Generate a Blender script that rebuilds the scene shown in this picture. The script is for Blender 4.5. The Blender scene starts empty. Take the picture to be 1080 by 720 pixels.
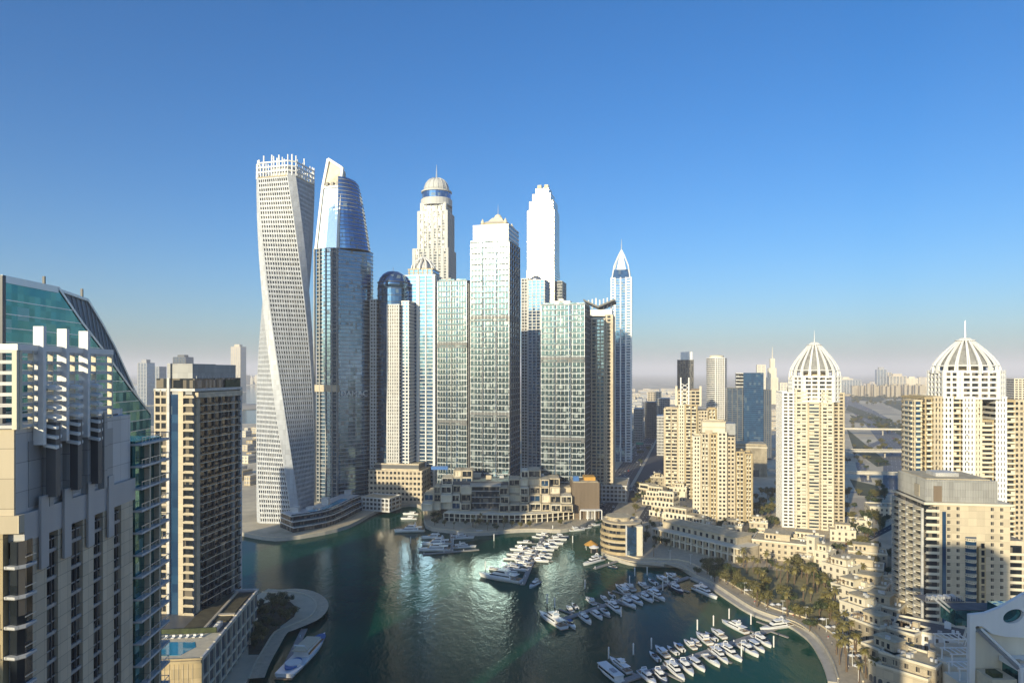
import bpy, bmesh, math, random
from mathutils import Vector, Matrix
from mathutils.geometry import tessellate_polygon
R = math.radians
random.seed(11)
SC = bpy.context.scene
COL = SC.collection

# ---------------------------------------------------------------- camera, sky, sun, exposure
CAMZ = 125.0                      # the photographer's balcony
GZ = 2.5                          # land above the water
F = 720.0                         # focal length in photo pixels (1080 wide)
HZ = 392.0                        # horizon row
cd = bpy.data.cameras.new('camera'); cam = bpy.data.objects.new('camera', cd); COL.objects.link(cam)
cam.location = (0, 0, CAMZ); cam.rotation_euler = (R(90), 0, 0)
cd.sensor_width = 36; cd.lens = 24; cd.shift_y = 32 / 1080
cd.clip_start = 0.5; cd.clip_end = 200000
SC.camera = cam

SUN_EL, SUN_AZ = 14.5, 208.6      # low sun behind the camera, to its left
wd = bpy.data.worlds.new('World'); SC.world = wd; wd.use_nodes = True
nt = wd.node_tree
sky = nt.nodes.new('ShaderNodeTexSky'); sky.sky_type = 'NISHITA'; sky.sun_disc = False
sky.sun_elevation = R(SUN_EL); sky.sun_rotation = R(SUN_AZ)
sky.altitude = 0; sky.air_density = 1.0; sky.dust_density = 1.5; sky.ozone_density = 4.0
hsv = nt.nodes.new('ShaderNodeHueSaturation'); hsv.inputs['Saturation'].default_value = 1.22
nt.links.new(sky.outputs[0], hsv.inputs['Color'])
tint = nt.nodes.new('ShaderNodeMix'); tint.data_type = 'RGBA'; tint.blend_type = 'MULTIPLY'; tint.inputs['Factor'].default_value = 1.0
tint.inputs['B'].default_value = (0.59, 0.735, 0.85, 1)
nt.links.new(hsv.outputs[0], tint.inputs['A'])
nt.links.new(tint.outputs['Result'], nt.nodes['Background'].inputs[0])
nt.nodes['Background'].inputs[1].default_value = 0.12

ld = bpy.data.lights.new('sun', 'SUN'); sun = bpy.data.objects.new('sun', ld); COL.objects.link(sun)
ld.energy = 3.6; ld.angle = R(0.53); ld.color = (1.0, 0.87, 0.60)
LD = Vector((-math.sin(R(SUN_AZ)) * math.cos(R(SUN_EL)), -math.cos(R(SUN_AZ)) * math.cos(R(SUN_EL)), -math.sin(R(SUN_EL))))
sun.rotation_euler = LD.to_track_quat('-Z', 'Y').to_euler()
sun.location = (-300, -500, 600)
vs = SC.view_settings
vs.view_transform = 'Standard'; vs.look = 'None'; vs.gamma = 1.0; vs.exposure = 0.78; vs.use_curve_mapping = False
SC.cycles.use_denoising = True
SC.cycles.caustics_reflective = False; SC.cycles.caustics_refractive = False
SC.cycles.sample_clamp_indirect = 1.6; SC.cycles.max_bounces = 6; SC.cycles.volume_bounces = 2

# ---------------------------------------------------------------- materials
MATS = {}
def nodes(name):
    m = bpy.data.materials.new(name); m.use_nodes = True
    n = m.node_tree; b = n.nodes['Principled BSDF']
    return m, n, b
def mk(n, t, **kw):
    x = n.nodes.new(t)
    for k, v in kw.items(): setattr(x, k, v)
    return x
def mat(name, col, rough=0.75, metal=0.0, var=0.18, scale=0.12, bump=0.0, streak=False, joints=None):
    """a plain surface whose own colour varies with wear and dirt"""
    m, n, b = nodes(name)
    tc = mk(n, 'ShaderNodeTexCoord'); mp = mk(n, 'ShaderNodeMapping')
    if streak: mp.inputs['Scale'].default_value = (1, 1, 0.12)
    n.links.new(tc.outputs['Object'], mp.inputs[0])
    no = mk(n, 'ShaderNodeTexNoise'); no.inputs['Scale'].default_value = scale; no.inputs['Detail'].default_value = 6
    no.inputs['Roughness'].default_value = 0.65
    n.links.new(mp.outputs[0], no.inputs['Vector'])
    cr = mk(n, 'ShaderNodeValToRGB')
    cr.color_ramp.elements[0].position = 0.3; cr.color_ramp.elements[1].position = 0.72
    cr.color_ramp.elements[0].color = tuple(c * (1 - var) for c in col) + (1,)
    cr.color_ramp.elements[1].color = tuple(min(1, c * (1 + var * 0.6)) for c in col) + (1,)
    n.links.new(no.outputs['Fac'], cr.inputs[0]); colour = cr.outputs[0]
    if joints:                                     # panel joints, a thin darker line round every cladding panel
        dv = mk(n, 'ShaderNodeVectorMath', operation='DIVIDE'); dv.inputs[1].default_value = joints
        fr = mk(n, 'ShaderNodeVectorMath', operation='FRACTION'); n.links.new(tc.outputs['Object'], dv.inputs[0]); n.links.new(dv.outputs[0], fr.inputs[0])
        sp = mk(n, 'ShaderNodeSeparateXYZ'); n.links.new(fr.outputs[0], sp.inputs[0])
        la = mk(n, 'ShaderNodeMath', operation='LESS_THAN'); la.inputs[1].default_value = 0.08 / joints[2]; n.links.new(sp.outputs['Z'], la.inputs[0])
        lb = mk(n, 'ShaderNodeMath', operation='LESS_THAN'); lb.inputs[1].default_value = 0.05 / joints[1]; n.links.new(sp.outputs['Y'], lb.inputs[0])
        mxm = mk(n, 'ShaderNodeMath', operation='MAXIMUM'); n.links.new(la.outputs[0], mxm.inputs[0]); n.links.new(lb.outputs[0], mxm.inputs[1])
        fl = mk(n, 'ShaderNodeVectorMath', operation='FLOOR'); n.links.new(dv.outputs[0], fl.inputs[0])
        wn = mk(n, 'ShaderNodeTexWhiteNoise', noise_dimensions='3D'); n.links.new(fl.outputs[0], wn.inputs[0])
        vr = mk(n, 'ShaderNodeMapRange'); vr.inputs['To Min'].default_value = 0.86; vr.inputs['To Max'].default_value = 1.08; n.links.new(wn.outputs['Value'], vr.inputs['Value'])
        sbm = mk(n, 'ShaderNodeMath', operation='MULTIPLY_ADD'); sbm.inputs[1].default_value = -0.45; n.links.new(mxm.outputs[0], sbm.inputs[0]); n.links.new(vr.outputs[0], sbm.inputs[2])
        mu = mk(n, 'ShaderNodeMix', data_type='RGBA', blend_type='MULTIPLY'); mu.inputs['Factor'].default_value = 1
        n.links.new(colour, mu.inputs['A']); n.links.new(sbm.outputs[0], mu.inputs['B']); colour = mu.outputs['Result']
    n.links.new(colour, b.inputs['Base Color'])
    b.inputs['Roughness'].default_value = rough; b.inputs['Metallic'].default_value = metal
    if bump:
        bp = mk(n, 'ShaderNodeBump'); bp.inputs['Strength'].default_value = bump; bp.inputs['Distance'].default_value = 0.2
        n.links.new(no.outputs['Fac'], bp.inputs['Height']); n.links.new(bp.outputs[0], b.inputs['Normal'])
    MATS[name] = m
    return m
def glass(name, col, alt=None, metal=0.75, rough=0.07, cell=(1.7, 1.7, 3.5), tilt=0.02, pale=0.25, palecol=(0.30, 0.31, 0.30)):
    """panes: each pane is tilted a touch differently, some have blinds drawn"""
    m, n, b = nodes(name)
    tc = mk(n, 'ShaderNodeTexCoord')
    dv = mk(n, 'ShaderNodeVectorMath', operation='DIVIDE'); dv.inputs[1].default_value = cell
    off = mk(n, 'ShaderNodeVectorMath', operation='ADD'); off.inputs[1].default_value = (0.137, 0.211, 0.007)
    fl = mk(n, 'ShaderNodeVectorMath', operation='FLOOR')
    n.links.new(tc.outputs['Object'], dv.inputs[0]); n.links.new(dv.outputs[0], off.inputs[0]); n.links.new(off.outputs[0], fl.inputs[0])
    wn = mk(n, 'ShaderNodeTexWhiteNoise', noise_dimensions='3D'); n.links.new(fl.outputs[0], wn.inputs[0])
    # tilt
    sb = mk(n, 'ShaderNodeVectorMath', operation='SUBTRACT'); sb.inputs[1].default_value = (0.5, 0.5, 0.5)
    n.links.new(wn.outputs['Color'], sb.inputs[0])
    sc = mk(n, 'ShaderNodeVectorMath', operation='SCALE'); sc.inputs['Scale'].default_value = tilt * 2
    n.links.new(sb.outputs[0], sc.inputs[0])
    ge = mk(n, 'ShaderNodeNewGeometry')
    ad = mk(n, 'ShaderNodeVectorMath', operation='ADD'); n.links.new(ge.outputs['Normal'], ad.inputs[0]); n.links.new(sc.outputs[0], ad.inputs[1])
    nm = mk(n, 'ShaderNodeVectorMath', operation='NORMALIZE'); n.links.new(ad.outputs[0], nm.inputs[0]); n.links.new(nm.outputs[0], b.inputs['Normal'])
    # colours
    mx = mk(n, 'ShaderNodeMix', data_type='RGBA'); mx.inputs['A'].default_value = col + (1,)
    mx.inputs['B'].default_value = (alt or tuple(c * 0.6 for c in col)) + (1,)
    n.links.new(wn.outputs['Value'], mx.inputs['Factor'])
    gt = mk(n, 'ShaderNodeMath', operation='GREATER_THAN'); gt.inputs[1].default_value = 1 - pale
    sp = mk(n, 'ShaderNodeSeparateColor'); n.links.new(wn.outputs['Color'], sp.inputs[0]); n.links.new(sp.outputs['Blue'], gt.inputs[0])
    m2 = mk(n, 'ShaderNodeMix', data_type='RGBA'); m2.inputs['B'].default_value = palecol + (1,)
    n.links.new(mx.outputs['Result'], m2.inputs['A']); n.links.new(gt.outputs[0], m2.inputs['Factor'])
    n.links.new(m2.outputs['Result'], b.inputs['Base Color'])
    mm = mk(n, 'ShaderNodeMath', operation='MULTIPLY_ADD'); mm.inputs[1].default_value = -metal * 0.6; mm.inputs[2].default_value = metal
    n.links.new(gt.outputs[0], mm.inputs[0]); n.links.new(mm.outputs[0], b.inputs['Metallic'])
    b.inputs['Roughness'].default_value = rough
    MATS[name] = m
    return m

CREAM = mat('cream render', (0.58, 0.495, 0.35), var=0.16, streak=True, joints=(3.4, 3.4, 3.35))
SAND = mat('sand render', (0.50, 0.395, 0.225), var=0.16, streak=True, joints=(3.4, 3.4, 3.35))
PALE = mat('pale render', (0.70, 0.635, 0.49), var=0.14, streak=True)
WHITE = mat('white paint', (0.80, 0.79, 0.75), 0.5, var=0.06)
WHITEC = mat('white cladding', (0.78, 0.77, 0.73), 0.55, var=0.07, streak=True)
GREY = mat('grey cladding', (0.36, 0.36, 0.345), 0.5, var=0.12, streak=True, joints=(2.4, 2.4, 3.3))
LGREY = mat('light grey cladding', (0.58, 0.575, 0.55), 0.5, var=0.12, streak=True, joints=(2.4, 2.4, 3.3))
DGREY = mat('dark grey cladding', (0.10, 0.105, 0.11), 0.5, var=0.2)
TAN = mat('tan stone cladding', (0.60, 0.51, 0.37), 0.6, var=0.14, streak=True, joints=(3.0, 1.6, 1.68))
BROWN = mat('brown cladding', (0.20, 0.15, 0.10), 0.6, var=0.15, streak=True)
METAL = mat('grey seamed metal', (0.36, 0.38, 0.40), 0.38, 0.7, var=0.1)
STEEL = mat('pale steel', (0.62, 0.63, 0.63), 0.35, 0.6, var=0.1)
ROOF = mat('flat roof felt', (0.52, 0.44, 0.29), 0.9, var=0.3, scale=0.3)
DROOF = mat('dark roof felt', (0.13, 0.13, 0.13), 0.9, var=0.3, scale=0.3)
TILE = mat('clay roof', (0.34, 0.24, 0.15), 0.85, var=0.25, scale=0.5)
CONC = mat('concrete', (0.46, 0.43, 0.37), 0.85, var=0.18, scale=0.2)
PAVE = mat('promenade paving', (0.50, 0.42, 0.29), 0.8, var=0.22, scale=0.4)
PAVE2 = mat('quay edge stone', (0.62, 0.54, 0.38), 0.8, var=0.14, scale=0.5)
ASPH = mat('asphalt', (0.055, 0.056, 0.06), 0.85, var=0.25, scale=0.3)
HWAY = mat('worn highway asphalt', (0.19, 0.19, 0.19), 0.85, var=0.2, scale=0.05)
PAINT = mat('road paint', (0.7, 0.7, 0.68), 0.7, var=0.1)
DECKW = mat('grey jetty decking', (0.30, 0.29, 0.27), 0.8, var=0.2, scale=1.0)
LEAF = mat('dark green leaves', (0.052, 0.07, 0.022), 0.6, var=0.6, scale=0.5)
LEAF2 = mat('olive leaves', (0.14, 0.125, 0.035), 0.6, var=0.5, scale=0.5)
PALMM = mat('palm fronds', (0.20, 0.17, 0.055), 0.55, var=0.4, scale=0.8)
BARK = mat('bark', (0.16, 0.11, 0.07), 0.9, var=0.3, scale=2)
SOIL = mat('planted soil', (0.10, 0.085, 0.045), 0.95, var=0.5, scale=0.25)
HULLW = mat('white gelcoat', (0.80, 0.80, 0.78), 0.22, var=0.03)
HULLB = mat('navy gelcoat', (0.03, 0.05, 0.10), 0.2, var=0.1)
BGLASS = mat('tinted boat glass', (0.012, 0.016, 0.02), 0.08, var=0.1)
TEAK = mat('teak deck', (0.32, 0.22, 0.13), 0.7, var=0.2, scale=2)
CANVAS = mat('blue canvas', (0.05, 0.14, 0.35), 0.8, var=0.1)
GREYC = mat('grey canvas', (0.35, 0.36, 0.37), 0.8, var=0.1)
ORANGE = mat('amber awning', (0.55, 0.30, 0.06), 0.8, var=0.15)
POOL = mat('pool water', (0.03, 0.28, 0.42), 0.06, var=0.1, scale=0.6)
RED = mat('red paint', (0.4, 0.03, 0.02), 0.35, var=0.05)
BLACK = mat('black paint', (0.015, 0.015, 0.017), 0.3, var=0.05)
BLUEP = mat('blue hoarding', (0.05, 0.16, 0.42), 0.5, var=0.1)
GREENP = mat('green sign paint', (0.02, 0.26, 0.22), 0.4, var=0.05)
SKIN = mat('skin', (0.42, 0.26, 0.18), 0.6, var=0.05)
CLOTH = mat('dark clothing', (0.06, 0.07, 0.10), 0.85, var=0.3)
CLOTH2 = mat('pale clothing', (0.6, 0.58, 0.55), 0.85, var=0.1)
FARC = mat('far cream wall', (0.58, 0.50, 0.38), var=0.12, scale=0.03)
FARG = mat('far grey wall', (0.38, 0.38, 0.38), var=0.12, scale=0.03)

G_CLEAR = glass('reflective clear glass', (0.12, 0.185, 0.215), (0.06, 0.105, 0.13), 0.85, 0.14, cell=(3.4, 3.4, 4.85), tilt=0.012, pale=0.07, palecol=(0.27, 0.32, 0.32))
G_GREEN = glass('green tinted glass', (0.10, 0.30, 0.30), (0.05, 0.20, 0.21), 0.8, 0.06, (1.2, 1.2, 1.7), 0.02, 0.08, (0.16, 0.34, 0.33))
G_BLUE = glass('blue tinted glass', (0.16, 0.30, 0.48), (0.11, 0.22, 0.37), 0.85, 0.07, cell=(3, 3, 3.6), tilt=0.012, pale=0.06, palecol=(0.2, 0.27, 0.33))
G_NAVY = glass('navy glass', (0.05, 0.14, 0.26), (0.03, 0.08, 0.17), 0.5, 0.12, (3, 3, 3.6), 0.02, 0.1, (0.10, 0.15, 0.2))
G_DARK = glass('dark window glass', (0.035, 0.042, 0.05), (0.015, 0.02, 0.025), 0.2, 0.08, (1.5, 1.5, 3.4), 0.02, 0.26, (0.19, 0.165, 0.13))
G_STEEL = glass('steel blue glass', (0.24, 0.36, 0.48), (0.16, 0.26, 0.36), 0.85, 0.09, (3.2, 3.2, 3.6), 0.012, 0.06, (0.25, 0.28, 0.30))
G_SKY = glass('smooth sky glass', (0.70, 0.78, 0.84), (0.62, 0.71, 0.78), 0.95, 0.22, (2.2, 2.2, 4), 0.006, 0.03, (0.4, 0.5, 0.6))
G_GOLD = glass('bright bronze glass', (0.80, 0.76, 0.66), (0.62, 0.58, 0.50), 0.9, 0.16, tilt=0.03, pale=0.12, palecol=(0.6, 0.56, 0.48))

def water_mat():
    m, n, b = nodes('marina water')
    tc = mk(n, 'ShaderNodeTexCoord')
    lo = mk(n, 'ShaderNodeTexNoise'); lo.inputs['Scale'].default_value = 0.012; lo.inputs['Detail'].default_value = 3
    n.links.new(tc.outputs['Object'], lo.inputs['Vector'])
    cr = mk(n, 'ShaderNodeValToRGB'); cr.color_ramp.elements[0].position = 0.35; cr.color_ramp.elements[1].position = 0.68
    cr.color_ramp.elements[0].color = (0.001, 0.042, 0.030, 1); cr.color_ramp.elements[1].color = (0.002, 0.080, 0.048, 1)
    n.links.new(lo.outputs['Fac'], cr.inputs[0]); n.links.new(cr.outputs[0], b.inputs['Base Color'])
    b.inputs['Roughness'].default_value = 0.09; b.inputs['IOR'].default_value = 1.333; b.inputs['Specular IOR Level'].default_value = 0.085
    h = None
    for s, a in ((0.22, 0.30), (0.75, 0.14), (2.2, 0.04)):
        w = mk(n, 'ShaderNodeTexNoise'); w.inputs['Scale'].default_value = s; w.inputs['Detail'].default_value = 2
        mp = mk(n, 'ShaderNodeMapping'); mp.inputs['Rotation'].default_value = (0, 0, 0.6 + s); mp.inputs['Scale'].default_value = (1, 0.55, 1)
        n.links.new(tc.outputs['Object'], mp.inputs[0]); n.links.new(mp.outputs[0], w.inputs['Vector'])
        k = mk(n, 'ShaderNodeMath', operation='MULTIPLY'); k.inputs[1].default_value = a; n.links.new(w.outputs['Fac'], k.inputs[0])
        if h is None: h = k
        else:
            ad = mk(n, 'ShaderNodeMath', operation='ADD'); n.links.new(h.outputs[0], ad.inputs[0]); n.links.new(k.outputs[0], ad.inputs[1]); h = ad
    bp = mk(n, 'ShaderNodeBump'); bp.inputs['Strength'].default_value = 1.0; bp.inputs['Distance'].default_value = 0.45
    n.links.new(h.outputs[0], bp.inputs['Height']); n.links.new(bp.outputs[0], b.inputs['Normal'])
    return m
WATER = water_mat()
def ground_mat():
    m, n, b = nodes('sandy city ground')
    tc = mk(n, 'ShaderNodeTexCoord')
    a = mk(n, 'ShaderNodeTexNoise'); a.inputs['Scale'].default_value = 0.004; a.inputs['Detail'].default_value = 8; a.inputs['Roughness'].default_value = 0.7
    n.links.new(tc.outputs['Object'], a.inputs['Vector'])
    cr = mk(n, 'ShaderNodeValToRGB')
    e = cr.color_ramp.elements; e[0].position = 0.36; e[0].color = (0.26, 0.23, 0.14, 1); e[1].position = 0.62; e[1].color = (0.72, 0.62, 0.43, 1)
    x = e.new(0.48); x.color = (0.54, 0.46, 0.32, 1)
    n.links.new(a.outputs['Fac'], cr.inputs[0])
    b2 = mk(n, 'ShaderNodeTexNoise'); b2.inputs['Scale'].default_value = 0.08; b2.inputs['Detail'].default_value = 6
    n.links.new(tc.outputs['Object'], b2.inputs['Vector'])
    mr = mk(n, 'ShaderNodeMapRange'); mr.inputs['To Min'].default_value = 0.7; mr.inputs['To Max'].default_value = 1.25
    n.links.new(b2.outputs['Fac'], mr.inputs['Value'])
    mu = mk(n, 'ShaderNodeMix', data_type='RGBA', blend_type='MULTIPLY'); mu.inputs['Factor'].default_value = 1
    n.links.new(cr.outputs[0], mu.inputs['A']); n.links.new(mr.outputs[0], mu.inputs['B'])
    n.links.new(mu.outputs['Result'], b.inputs['Base Color']); b.inputs['Roughness'].default_value = 0.95
    return m
GROUND = ground_mat()

# ---------------------------------------------------------------- helpers
class MB:
    def __init__(s): s.v = []; s.f = []; s.m = []
    def add(s, vs, fs, m=0):
        n = len(s.v); s.v += [tuple(v) for v in vs]; s.f += [tuple(i + n for i in f) for f in fs]; s.m += [m] * len(fs); return s
    def box(s, x0, x1, y0, y1, z0, z1, m=0):
        return s.add([(x0, y0, z0), (x1, y0, z0), (x1, y1, z0), (x0, y1, z0), (x0, y0, z1), (x1, y0, z1), (x1, y1, z1), (x0, y1, z1)],
                     [(0, 3, 2, 1), (4, 5, 6, 7), (0, 1, 5, 4), (1, 2, 6, 5), (2, 3, 7, 6), (3, 0, 4, 7)], m)
    def prism(s, poly, z0, z1, m=0, mt=None):
        k = len(poly)
        s.add([(x, y, z0) for x, y in poly] + [(x, y, z1) for x, y in poly], [(i, (i + 1) % k, (i + 1) % k + k, i + k) for i in range(k)], m)
        s.add([(x, y, z1) for x, y in poly], [tuple(range(k))], m if mt is None else mt)
        return s.add([(x, y, z0) for x, y in poly], [tuple(range(k))[::-1]], m)
    def loft(s, rings, m=0, caps=True):
        k = len(rings[0]); vs = [p for r in rings for p in r]; fs = []
        for j in range(len(rings) - 1):
            for i in range(k):
                a, b = j * k + i, j * k + (i + 1) % k
                fs.append((a, b, b + k, a + k))
        if caps: fs += [tuple(range(k))[::-1], tuple(range((len(rings) - 1) * k, len(rings) * k))]
        return s.add(vs, fs, m)
    def bar(s, p, q, w, m=0, h=None):
        p, q = Vector(p), Vector(q); d = (q - p).normalized(); h = h or w
        up = Vector((0, 0, 1)) if abs(d.z) < 0.95 else Vector((0, 1, 0))
        a = d.cross(up).normalized() * (w / 2); b = a.cross(d).normalized() * (h / 2)
        return s.loft([[c + a + b, c - a + b, c - a - b, c + a - b] for c in (p, q)], m)
    def tube(s, pts, rs, n=6, m=0):
        rings = []
        for i, p in enumerate(pts):
            p = Vector(p); d = (Vector(pts[min(i + 1, len(pts) - 1)]) - Vector(pts[max(i - 1, 0)])).normalized()
            up = Vector((0, 0, 1)) if abs(d.z) < 0.9 else Vector((1, 0, 0))
            a = d.cross(up).normalized(); b = a.cross(d); r = rs[i] if isinstance(rs, (list, tuple)) else rs
            rings.append([p + (a * math.cos(t * 2 * math.pi / n) + b * math.sin(t * 2 * math.pi / n)) * r for t in range(n)])
        return s.loft(rings, m)
    def lathe(s, prof, n=24, m=0, cx=0, cy=0):
        return s.loft([[(cx + r * math.cos(t * 2 * math.pi / n), cy + r * math.sin(t * 2 * math.pi / n), z) for t in range(n)] for r, z in prof], m)
    def build(s, name, mats, parent=None, loc=(0, 0, 0), rz=0, smooth=False):
        me = bpy.data.meshes.new(name); me.from_pydata(s.v, [], s.f)
        for x in (mats if isinstance(mats, (list, tuple)) else [mats]): me.materials.append(x)
        me.polygons.foreach_set('material_index', s.m)
        bm = bmesh.new(); bm.from_mesh(me); bmesh.ops.recalc_face_normals(bm, faces=bm.faces); bm.to_mesh(me); bm.free()
        if smooth: me.polygons.foreach_set('use_smooth', [True] * len(me.polygons))
        o = bpy.data.objects.new(name, me); COL.objects.link(o); o.parent = parent; o.location = loc; o.rotation_euler = (0, 0, rz)
        return o
def tag(o, label=None, cat=None, group=None, kind=None):
    for k, v in (('label', label), ('category', cat), ('group', group), ('kind', kind)):
        if v: o[k] = v
    return o
def thing(name, label, cat, loc=(0, 0, 0), rz=0, group=None):
    o = bpy.data.objects.new(name, None); COL.objects.link(o); o.location = loc; o.rotation_euler = (0, 0, rz)
    o.empty_display_size = 2
    return tag(o, label, cat, group)
def struct(o): return tag(o, kind='structure')
KIDS = {}
def copy_tree(o, parent=None):
    c = o.copy(); COL.objects.link(c); c.parent = parent
    if o.name not in KIDS: KIDS[o.name] = [k for k in o.children]
    for ch in KIDS[o.name]: copy_tree(ch, c)
    return c
def cp(o, loc):                                   # one more of a part on the same thing
    c = o.copy(); COL.objects.link(c); c.parent = o.parent; c.location = loc; return c
def gp(px, py, z=0.0):                            # a photo pixel on the level z, in metres
    Y = F * (CAMZ - z) / (py - HZ); return ((px - 540) * Y / F, Y)
def circ(r, n=24, cx=0, cy=0, a0=0): return [(cx + r * math.cos(a0 + t * 2 * math.pi / n), cy + r * math.sin(a0 + t * 2 * math.pi / n)) for t in range(n)]

class Tw:
    """a tower: an Empty at the middle of its front face, local x along that face, y to the back"""
    def __init__(s, name, label, cat, px, Y, rot=-14, group=None):
        s.Y = Y; s.root = thing(name, label, cat, ((px - 540) * Y / F, Y, GZ), R(rot), group)
    def z(s, py): return CAMZ - (py - HZ) * s.Y / F - GZ
    def w(s, d): return d * s.Y / F
    def part(s, mb, name, mats, **kw): return mb.build(name, mats, s.root, **kw)
    def rep(s, mb, name, mats, zs):
        o = s.part(mb, name, mats, loc=(0, 0, zs[0]))
        for z in zs[1:]: cp(o, (0, 0, z))
        return o
    def bands(s, poly_fn, zs, h, mats, name='floor_band'):
        s.rep(MB().prism(poly_fn, 0, h), name, mats, zs)
    def block(s, x0, x1, y0, y1, z0, z1, nf, core, band, bh=0.35, pr=0.3, px=(), pw=1.2, ppr=0.5, py=(), pm=None, balc=(), rail=None, roof=ROOF, parapet=1.2, core_name='glazing', lpy=(), band_name='floor_band', slabs=True):
        s.part(MB().box(x0, x1, y0, y1, z0, z1), core_name, core)
        fh = (z1 - z0) / nf
        zs = [z0 + i * fh for i in range(nf)]; rv = random.Random(int(x0 * 13 + z1 * 7)); pick = [rv.choice((0, 0, 1, 2)) for _ in zs]
        for v in range(3):                             # lived-in floors differ: closed-in balconies, blinds, cooling units
            b = MB()
            if slabs: b.box(x0 - pr, x1 + pr, y0 - pr, y1 + pr, 0, bh * fh)
            for side, u0, u1, dp in balc:              # balcony slab and its rail
                if side == 'f': q = (u0, u1, y0 - dp, y0 - pr + 0.01)
                elif side == 'r': q = (x1 + pr - 0.01, x1 + dp, u0, u1)
                else: q = (x0 - dp, x0 - pr + 0.01, u0, u1)
                b.box(*q, -0.02, 0.3)
                t = 0.12
                if side == 'f':
                    b.box(q[0], q[1], q[2], q[2] + t, 0.3, 1.35, 1); b.box(q[0], q[0] + t, q[2] + t, q[3], 0.3, 1.35, 1); b.box(q[1] - t, q[1], q[2] + t, q[3], 0.3, 1.35, 1)
                    m_ = u0 + (u1 - u0) * rv.uniform(.3, .7)
                    if v == 1: b.box(m_, q[1] - t, q[2] + t + .02, q[2] + t + .1, 0.3, fh * .86, 1)
                    if v == 2: b.box(m_, m_ + .9, q[2] + .3, q[3], 0.3, 1.0, 1); b.box(q[0] + t, m_ - .3, y0 - .12, y0 - .02, 0.3 + fh * .25, fh * .9, 1)
                elif side == 'r': b.box(q[1] - t, q[1], q[2], q[3], 0.3, 1.35, 1); b.box(q[0], q[1] - t, q[2], q[2] + t, 0.3, 1.35, 1)
                else: b.box(q[0], q[0] + t, q[2], q[3], 0.3, 1.35, 1); b.box(q[0] + t, q[1], q[2], q[2] + t, 0.3, 1.35, 1)
            if slabs and not balc and v and nf > 12:
                for _ in range(v): m_ = rv.uniform(x0 + .3, x1 - 1.2); b.box(m_, m_ + .9, y0 - pr - .45, y0 - pr + .01, .1, .75, 1)
            zz = [z for z, p in zip(zs, pick) if p == v]
            if b.v and zz: s.rep(b, band_name, [band, rail or band], zz)
        pm = pm or band
        for x in px:
            w, xx = (x[1], x[0]) if isinstance(x, tuple) else (pw, x)
            s.part(MB().box(xx - w / 2, xx + w / 2, y0 - ppr, y0 - pr / 2, z0, z1 + parapet * 0.5), 'pier', pm)
        for y in py:
            w, yy = (y[1], y[0]) if isinstance(y, tuple) else (pw, y)
            s.part(MB().box(x1 + pr / 2, x1 + ppr, yy - w / 2, yy + w / 2, z0, z1 + parapet * 0.5), 'pier', pm)
        for y in lpy:
            s.part(MB().box(x0 - ppr, x0 - pr / 2, y - pw / 2, y + pw / 2, z0, z1 + parapet * 0.5), 'pier', pm)
        if roof:
            p = pr + 0.05; r = MB()
            r.box(x0 - p, x1 + p, y0 - p, y0 + .25, z1, z1 + parapet).box(x0 - p, x1 + p, y1 - .25, y1 + p, z1, z1 + parapet)
            r.box(x0 - p, x0 + .25, y0 + .25, y1 - .25, z1, z1 + parapet).box(x1 - .25, x1 + p, y0 + .25, y1 - .25, z1, z1 + parapet)
            s.part(r, 'parapet_rim', band)
            s.part(MB().box(x0 + .3, x1 - .3, y0 + .3, y1 - .3, z1, z1 + 0.25), 'roof', roof)
    def box(s, name, m, *q): return s.part(MB().box(*q), name, m)
    def spire(s, x, y, z0, z1, r, m=STEEL): return s.part(MB().tube([(x, y, z0), (x, y, z0 + (z1 - z0) * .5), (x, y, z1)], [r, r * .6, r * .15], 8), 'spire', m)

def offset(pts, d):                               # polyline moved sideways (left of travel for d > 0)
    out = []
    for i, p in enumerate(pts):
        a, b = Vector(pts[max(i - 1, 0)]), Vector(pts[min(i + 1, len(pts) - 1)])
        t = (b - a).normalized(); out.append((p[0] - t.y * d, p[1] + t.x * d))
    return out
def strip(pts, d0, d1, z, h=0.0, z0=None):        # a sheet (or kerb when h) along a polyline
    A, B = offset(pts, d0), offset(pts, d1); mb = MB(); n = len(pts)
    if not h:
        mb.add([(x, y, z) for x, y in A] + [(x, y, z) for x, y in B], [(i, i + 1, n + i + 1, n + i) for i in range(n - 1)])
    else:
        zb = z if z0 is None else z0
        mb.loft([[(A[i][0], A[i][1], zb), (B[i][0], B[i][1], zb), (B[i][0], B[i][1], z + h), (A[i][0], A[i][1], z + h)] for i in range(n)])
    return mb
def smooth_line(pts, k=4):
    out = []
    for i in range(len(pts) - 1):
        p0, p1, p2, p3 = (Vector(pts[max(i - 1, 0)]), Vector(pts[i]), Vector(pts[i + 1]), Vector(pts[min(i + 2, len(pts) - 1)]))
        for j in range(k):
            t = j / k
            q = 0.5 * (2 * p1 + (p2 - p0) * t + (2 * p0 - 5 * p1 + 4 * p2 - p3) * t * t + (3 * p1 - p0 - 3 * p2 + p3) * t ** 3)
            out.append((q.x, q.y))
    out.append(tuple(pts[-1])); return out
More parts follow.
